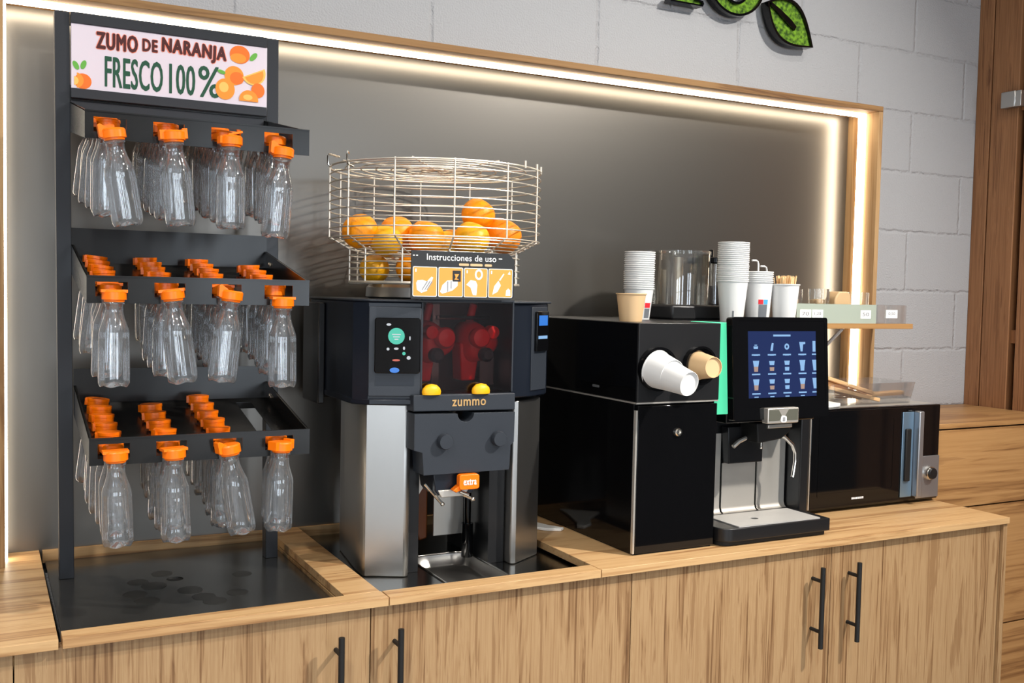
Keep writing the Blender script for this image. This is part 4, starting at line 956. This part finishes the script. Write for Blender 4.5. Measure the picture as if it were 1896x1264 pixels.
M['redl2'] = pm('label_red', srgb(214, 40, 52), .5); M['lblue'] = pm('label_blue', srgb(80, 170, 220), .5); M['greyl'] = pm('label_grey', srgb(110, 114, 120), .5)
stack(1.4890, -.3030, 1.4475, .0280, .0375, .080, 18, .0054, 'white', 'short stack on the black cabinet', 'short cup stack', [('redl2', -95, -62, .030, .042), ('greyl', -95, -62, .004, .028)])
stack(1.7120, -.4000, ZT2, .0290, .0385, .103, 21, .0049, 'white', 'tall stack behind the touch screen', 'tall cup stack', [('greyl', -128, -120, .008, .026)])
stack(1.8100, -.3850, ZT2, .0300, .0370, .103, 6, .0052, 'white', 'low stack right of the tall stack', 'low cup stack', [('redl2', -128, -106, .044, .056), ('lblue', -104, -82, .044, .056), ('greyl', -126, -84, .010, .043)])
sx_, sy_ = 1.8950, -.4060
scup = build('paper_cup', cup_mesh(.0285, .0375, .098), M['white'], local=True); scup.location = (sx_-.012, sy_, ZT2); tag(scup, 'white paper cup holding wooden stirrers right of the stacks', 'paper cup')
s0 = build('stirrer', MB().box(-.003, .003, -.0008, .0008, 0, .111), M['stir'], local=True, bev=.0006)
kk = 0
for i in range(60):
    a = rnd.uniform(0, 6.28); r_ = .029*math.sqrt(rnd.random())
    o = s0 if kk == 0 else s0.copy()
    if kk: COL.objects.link(o)
    kk += 1
    o.location = (sx_-.012+.72*r_*math.cos(a), sy_+.72*r_*math.sin(a), ZT2+.0065); o.scale = (1, 1, rnd.uniform(.97, 1.04)); o.rotation_euler = (-r_*4.2*math.sin(a), r_*4.2*math.cos(a), rnd.uniform(0, 3))
    tag(o, 'wooden stirrer standing in the white paper cup of stirrers', 'stirrer', 'wooden stirrers in the white cup')
# bent white straws
for dx, lab in ((0, 'left of two bent white straws rising behind the low cup stack'), (.030, 'right of two bent white straws rising behind the low cup stack')):
    mb = MB(); x = 1.852+dx; y = -.335; z0 = ZT2
    hgt = .150-dx*.5
    mb.tube([(x, y, z0), (x, y, z0+hgt), (x-.002, y, z0+hgt+.007), (x-.008, y, z0+hgt+.010), (x-.022, y, z0+hgt+.010)], .0026, 8)
    build('straw', mb, M['white'], label=lab, cat='straw', group='two bent white straws')

# ------------------------------------------------------------------ shelf at the right end of the niche
sh_ = empty('wall_shelf', (2.25, -.15, 1.43), 'narrow oak shelf crossing the right side of the wood frame', 'shelf')
build('board', MB().box(1.98, 2.5020, -.292, FY-.0003, 1.4235, 1.4385), M['shelf'], sh_, bev=.0008)
build('board_back', MB().box(1.98, XF-TI-.006, FY-.0003, PY-.0005, 1.4235, 1.4385), M['shelf'], sh_)
mb = MB(); mb.box(2.2365, 2.2425, -.27, PY-.0005, 1.4205, 1.4235); mb.box(2.2365, 2.2425, -.018, PY-.0005, 1.20, 1.4205); mb.tube([(2.2395, PY-.006, 1.215), (2.2395, -.262, 1.4200)], .0055, 8); build('bracket', mb, M['white'], sh_)
# sage organiser and clear box
og = empty('organiser', (2.24, -.24, 1.4385), 'sage green translucent organiser with small white labels on the shelf', 'organiser')
OY0, OY1 = -.286, -.200
c = MB(); x0, x1 = 2.040, 2.352; z0, z1 = 1.4388, 1.4940
c.box(x0, x1, OY0, OY0+.003, z0, z1); c.box(x0, x1, OY1-.003, OY1, z0, z1); c.box(x0, x0+.003, OY0+.003, OY1-.003, z0, z1); c.box(x1-.003, x1, OY0+.003, OY1-.003, z0, z1); c.box(x0+.003, x1-.003, OY0+.003, OY1-.003, z0, z0+.003); c.box(2.19, 2.193, OY0+.003, OY1-.003, z0+.003, z1)
build('box', c, M['sageac'], og, smooth=False)
for k, (a, s_) in enumerate(((2.052, '70'), (2.098, '1,20'), (2.288, '50'))):
    lb = build('price_label', MB().box(a, a+.042, OY0-.0008, OY0, 1.453, 1.478), M['ink'], og, smooth=False)
    text('handwriting', s_, a+.008, a+.034, 1.461, 1.471, OY0-.0009, M['inkgrey'], lb, .0003)
og2 = empty('organiser', (2.43, -.24, 1.4385), 'small clear box with a white label at the right end of the shelf', 'organiser')
c = MB(); x0, x1 = 2.358, 2.480
c.box(x0, x1, OY0, OY0+.002, z0, z1); c.box(x0, x1, OY1-.002, OY1, z0, z1); c.box(x0, x0+.002, OY0+.002, OY1-.002, z0, z1); c.box(x1-.002, x1, OY0+.002, OY1-.002, z0, z1); c.box(x0+.002, x1-.002, OY0+.002, OY1-.002, z0, z0+.002)
build('box', c, M['acryl'], og2, smooth=False)
lb = build('price_label', MB().box(2.392, 2.440, OY0-.0008, OY0, 1.455, 1.480), M['ink'], og2, smooth=False)
text('handwriting', '0,50', 2.402, 2.430, 1.463, 1.473, OY0-.0009, M['inkgrey'], lb, .0003)
def jar(x, y, r, h, lab, z=None):
    mb = MB(); mb.lathe([(.0001, .003), (r*.9, .0), (r*.96, .004), (r, h), (r-.0015, h), (r*.93, .005)], 28); o = build('glass_jar', mb, M['acryl'], local=True, ang=50); o.location = (x, y, z or 1.4387); return tag(o, lab, 'jar', 'clear jars on the shelf')
jar(2.130, -.170, .030, .098, 'clear jar at the left end of the shelf behind the organiser')
jar(2.240, -.165, .032, .100, 'clear jar of sugar sachets in the middle of the shelf')
jar(2.400, -.165, .034, .092, 'clear jar in front of the light strip on the shelf')
s1_ = MB()
sach = build('sugar_sachet', MB().box(-.012, .012, -.001, .001, 0, .062), M['kraft'], local=True, bev=.0008)
k = 0
for (x, y, n_) in ((2.130, -.170, 5), (2.240, -.165, 6)):
    for i in range(n_):
        o = sach if k == 0 else sach.copy()
        if k: COL.objects.link(o)
        k += 1; o.location = (x-.014+.0055*i, y+rnd.uniform(-.008, .008), 1.4455); o.rotation_euler = (rnd.uniform(-.1, .1), rnd.uniform(-.16, .16), rnd.uniform(-.5, .5))
        tag(o, 'brown paper sachet standing in a clear jar on the shelf', 'sachet', 'brown sachets in the shelf jars')
mb = MB(); mb.prism([(2.285, 1.4392), (2.352, 1.4392), (2.352, 1.508), (2.345, 1.526), (2.335, 1.532), (2.302, 1.532), (2.290, 1.518), (2.285, 1.508)], -.188, -.145); build('paper_bag', mb, M['kraft'], bev=.004, label='brown paper bag between the two right-hand jars on the shelf', cat='bag')
# ------------------------------------------------------------------ microwave
mw = empty('microwave', (2.26, -.25, HC), 'black microwave with steel top at the right end of the counter', 'microwave')
MX0, MX1, MYF, MYB = 1.988, 2.5165-.012, -.402, -.045
MZ0, MZ1 = HC+.010, 1.2065
build('body', MB().box(MX0+.003, MX1-.003, MYF+.022, MYB, MZ0, MZ1-.003), M['steelpanel'], mw, bev=.002)
build('top_skin', MB().box(MX0, MX1, MYF+.020, MYB, MZ1-.003, MZ1), M['steelpanel'], mw)
build('front_frame', MB().box(MX0, MX1, MYF, MYF+.0215, MZ0-.002, MZ1), M['black'], mw, bev=.003)
dr = build('door', MB().box(MX0+.004, 2.402, MYF-.007, MYF-.0005, MZ0+.004, MZ1-.004), M['black'], mw, bev=.002)
build('door_edge', MB().box(MX0-.0005, MX0+.0028, MYF-.008, MYF-.001, MZ0+.004, MZ1-.02), M['steelpanel'], dr)
wn = MB(); wn.ringprism(rrect(2.020, 2.315, .965, 1.185, .006, 4), rrect(2.030, 2.305, .975, 1.175, .006, 4), MYF-.0078, MYF-.0065); build('window_border', wn, M['black'], dr)
# handle: slanted silver bar with dark grip
build('handle_plate', MB().box(2.338, 2.384, MYF-.0105, MYF-.007, .943, 1.190), M['mwblue'], dr, bev=.0015, label='blue-grey steel handle plate')
build('handle_grip', MB().box(2.347, 2.368, MYF-.018, MYF-.0105, .990, 1.142), M['blackmat'], dr, bev=.003)
build('handle_bar', MB().box(2.3845, 2.404, MYF-.030, MYF-.007, .943, 1.192), M['mwsteel'], dr, bev=.003)
build('control_panel', MB().box(2.407, MX1-.004, MYF-.006, MYF-.0005, MZ0+.004, 1.057), M['mwsteel'], mw, bev=.0015)
kn = MB(); kn.lathe([(.0205, 0), (.0205, .008), (.018, .012), (.0165, .012)], 32, (2.4580, MYF-.006, 1.0070), Matrix.Rotation(R(90), 3, 'X'), False); ko = build('dial', kn, M['chrome'], mw)
kn = MB(); kn.lathe([(.0165, .0), (.0165, .016), (.015, .018), (.0001, .018)], 32, (2.4580, MYF-.006, 1.0070), Matrix.Rotation(R(90), 3, 'X'), True); build('dial_face', kn, M['blacksat'], ko)
for x in (MX0+.04, MX1-.05):
    for y in (MYF+.04, MYB-.05): build('foot', MB().cyl((x, y, HC), (x, y, MZ0), .012, 14), M['blackmat'], mw)
mb = MB(); [mb.box(2.150+.0058*q, 2.1545+.0058*q, MYF-.0076, MYF-.007, .9520, .9575) for q in range(8)]; build('maker_mark', mb, M['ink'], dr, smooth=False)
# clear tub with wooden cutlery, on the microwave
ZM = MZ1
tub = empty('clear_tub', (2.29, -.27, ZM), 'clear acrylic tub of wooden cutlery on the microwave', 'tub')
c = MB(); bx0, bx1, by0, by1, tz = 2.140, 2.440, -.345, -.190, ZM+.062; fl = .014
inn = [(bx0, by0), (bx1, by0), (bx1, by1), (bx0, by1)]; out = [(bx0-fl, by0-fl*.5), (bx1+fl, by0-fl*.5), (bx1+fl, by1+fl*.5), (bx0-fl, by1+fl*.5)]
for i in range(4):
    j = (i+1) % 4; nx = [(0, -1), (1, 0), (0, 1), (-1, 0)][i]; t = .0022
    a, b, c2, d2_ = inn[i], inn[j], out[j], out[i]
    c.hexa([(a[0], a[1], ZM), (b[0], b[1], ZM), (b[0]-nx[0]*t, b[1]-nx[1]*t, ZM), (a[0]-nx[0]*t, a[1]-nx[1]*t, ZM), (d2_[0], d2_[1], tz), (c2[0], c2[1], tz), (c2[0]-nx[0]*t, c2[1]-nx[1]*t, tz), (d2_[0]-nx[0]*t, d2_[1]-nx[1]*t, tz)])
c.box(bx0, bx1, by0, by1, ZM+.0001, ZM+.003)
build('wall', c, M['acryl'], tub, smooth=False)
def spoon():
    prof = [(-.080, .0045), (-.060, .0045), (.020, .004), (.040, .006), (.050, .0115), (.064, .0135), (.076, .010), (.080, .004)]
    P = [(x, -w) for x, w in prof] + [(x, w) for x, w in prof[::-1]]
    return MB().prism(P, -.0009, .0009, 'xy')
spn = build('wooden_spoon', spoon(), M['spoon'], local=True, bev=.0004)
places = [(.0, .020, 12, 5, 0), (.012, .026, 8, -6, 3), (-.01, .032, 12, 10, -3), (.02, .037, 6, -14, 2), (.07, .009, 0, 178, 0), (.08, .013, 0, 172, 0), (.085, .017, 1, 186, 0)]
for i, (dx, dz, tilt, yaw, ro) in enumerate(places):
    o = spn if i == 0 else spn.copy()
    if i: COL.objects.link(o)
    o.location = (2.235+dx, -.275+.010*(i % 3), ZM+dz+.004); o.rotation_euler = (R(ro), R(tilt), R(yaw)); o.scale = (1.0, 1.2, 1.3)
    tag(o, 'pale wooden spoon lying in the clear tub on the microwave', 'spoon', 'wooden spoons in the clear tub')
# long wooden cutlery heap left of the tub: three wrapped sets
def napkin(w, d, h, seedn):
    rr = random.Random(seedn); mb = MB(); nx, ny = 14, 8; V = []
    for s_ in (0, 1):
        for j in range(ny+1):
            for i in range(nx+1):
                u, v = i/nx, j/ny
                zz = h*(.55+.45*math.sin(u*5+seedn)*math.cos(v*3)) if s_ else 0
                V.append(((u-.5)*w*(1-.15*v*math.sin(seedn)), (v-.5)*d, .0005 + zz*s_ + (.0 if s_ == 0 else .001)))
    n1 = (nx+1)*(ny+1); F = []
    for j in range(ny):
        for i in range(nx):
            a = j*(nx+1)+i; F += [(a, a+nx+1, a+nx+2, a+1), (n1+a, n1+a+1, n1+a+nx+2, n1+a+nx+1)]
    ed = [i for i in range(nx+1)] + [j*(nx+1)+nx for j in range(1, ny+1)] + [ny*(nx+1)+i for i in range(nx-1, -1, -1)] + [j*(nx+1) for j in range(ny-1, 0, -1)]
    for i in range(len(ed)): a, b = ed[i], ed[(i+1) % len(ed)]; F.append((a, b, n1+b, n1+a))
    mb.add(V, F); return mb
o = build('napkin_stack', napkin(.125, .11, .026, 1), M['napkin'], local=True, ang=180); o.location = (2.062, -.325, ZM+.0005); tag(o, 'folded white paper napkins at the left front of the microwave top', 'napkins')
kf = MB(); kf.prism([(-.105, -.012), (-.075, -.017), (-.02, -.016), (.03, -.010), (.10, -.012), (.105, .0), (.10, .012), (.03, .010), (-.02, .016), (-.075, .018), (-.105, .010)], 0, .011, 'xy')
kn0 = build('wooden_knife', kf, M['spoon'], local=True, bev=.002)
for i, (x, y, z, ti, yw, lab) in enumerate(((2.205, -.318, ZM+.052, 15, -4, 'uppermost wooden knife of the heap sloping into the clear tub'), (2.205, -.300, ZM+.040, 14, 3, 'wooden knife just under the uppermost one, sloping into the clear tub'),
        (2.215, -.325, ZM+.028, 12, -8, 'lowest front wooden knife of the heap in the clear tub'), (2.225, -.270, ZM+.028, 12, 6, 'wooden knife behind the lowest front one in the clear tub'), (2.345, -.300, ZM+.018, 2, 176, 'flat wooden knife lying toward the right end of the clear tub'))):
    o = kn0 if i == 0 else kn0.copy()
    if i: COL.objects.link(o)
    o.location = (x, y, z); o.rotation_euler = (0, R(ti), R(yw)); tag(o, lab, 'knife', 'wooden knives in the clear tub')
# white napkin on the counter between juicer and dispenser
nb = MB(); nb.prism([(1.141, -.18), (1.222, -.105), (1.228, -.150), (1.262, -.262), (1.285, -.30), (1.270, -.31), (1.236, -.29), (1.205, -.235)], HC+.0005, HC+.008, 'xy')
build('paper_napkin', nb, M['napkin'], bev=.002, label='crumpled white napkin on the worktop behind the juicer right leg', cat='napkin')

# ------------------------------------------------------------------ moss letters on the block wall
def mossletter(nm, outer, inner, lab, extra=None):
    e = empty(nm, (outer[0][0], -.02, outer[0][1]), lab, 'wall lettering', 'green moss letters on the block wall')
    n = len(outer); cx = sum(p[0] for p in outer)/n; cz = sum(p[1] for p in outer)/n
    inset = inner
    f = MB(); f.ringprism(outer, inset, -.042, -.010); build('black_rim', f, M['black'], e)
    g = MB()
    if extra is None: g.prism(inset, -.034, -.0105)
    else: g.ringprism(inset, extra[0], -.034, -.0105); h_ = MB(); h_.ringprism(extra[0], extra[1], -.042, -.010); build('black_rim_inner', h_, M['black'], e)
    build('moss', g, M['moss'], e, smooth=False)
    s_ = MB(); s_.cyl((cx, -.010, cz-.0), (cx, 0, cz), .004, 8)
    if extra is None: build('spacer', s_, M['blackmat'], e)
    return e
# foot of a tall letter (serif)
O = [(1.752, 2.343), (1.868, 2.3435), (1.872, 2.352), (1.868, 2.360), (1.848, 2.362), (1.843, 2.372), (1.843, 2.62), (1.790, 2.62), (1.790, 2.372), (1.785, 2.360), (1.755, 2.357)]
I = [(1.757, 2.3475), (1.864, 2.348), (1.865, 2.352), (1.864, 2.355), (1.842, 2.357), (1.837, 2.370), (1.837, 2.614), (1.796, 2.614), (1.796, 2.370), (1.790, 2.356), (1.758, 2.3525)]
O = [(x, z+.008) for x, z in O]; I = [(x, z+.008) for x, z in I]
mossletter('moss_letter', O, I, 'moss letter with a flat serif foot at the top edge of the wall')
N_ = 44
el = lambda cx, cz, rx, rz: [(cx+rx*math.cos(2*math.pi*i/N_), cz+rz*math.sin(2*math.pi*i/N_)) for i in range(N_)]
mossletter('moss_letter', el(1.991, 2.455, .112, .112), el(1.991, 2.455, .105, .105), 'round moss letter o left of the moss leaf', (el(1.991, 2.455, .058, .078), el(1.991, 2.455, .051, .071)))
# leaf
def leaf(k):
    A_, B_ = Vector((2.112, 2.404)), Vector((2.300, 2.289)); d = B_-A_; nn = Vector((-d.y, d.x)).normalized(); P = []
    for i in range(15):
        t = i/14; w = .062*math.sin(math.pi*t**.9)*(1 if i else 0)
        P.append((t, -w))
    for i in range(13, 0, -1):
        t = i/14; P.append((t, .070*math.sin(math.pi*t**.85)))
    c = Vector((.5, 0)); out = []
    for t, w in P:
        t2 = .5+(t-.5)*(1-.07*k); w2 = w*(1-.13*k); q = A_ + d*t2 + nn*w2; out.append((q.x, q.y))
    return out
lf = mossletter('moss_leaf', leaf(0), leaf(1), 'green moss leaf with black rim on the block wall')
lf['category'] = 'wall decoration'; del lf['group']
mb = MB(); A_, B_ = Vector((2.125, 2.398)), Vector((2.222, 2.343))
mb.prism([(A_.x, A_.y-.004), (2.190, 2.350), (B_.x, B_.y-.012), (B_.x+.006, B_.y), (B_.x-.012, B_.y+.016), (2.165, 2.385), (A_.x, A_.y+.006)], -.043, -.033); build('vein', mb, M['black'], lf)
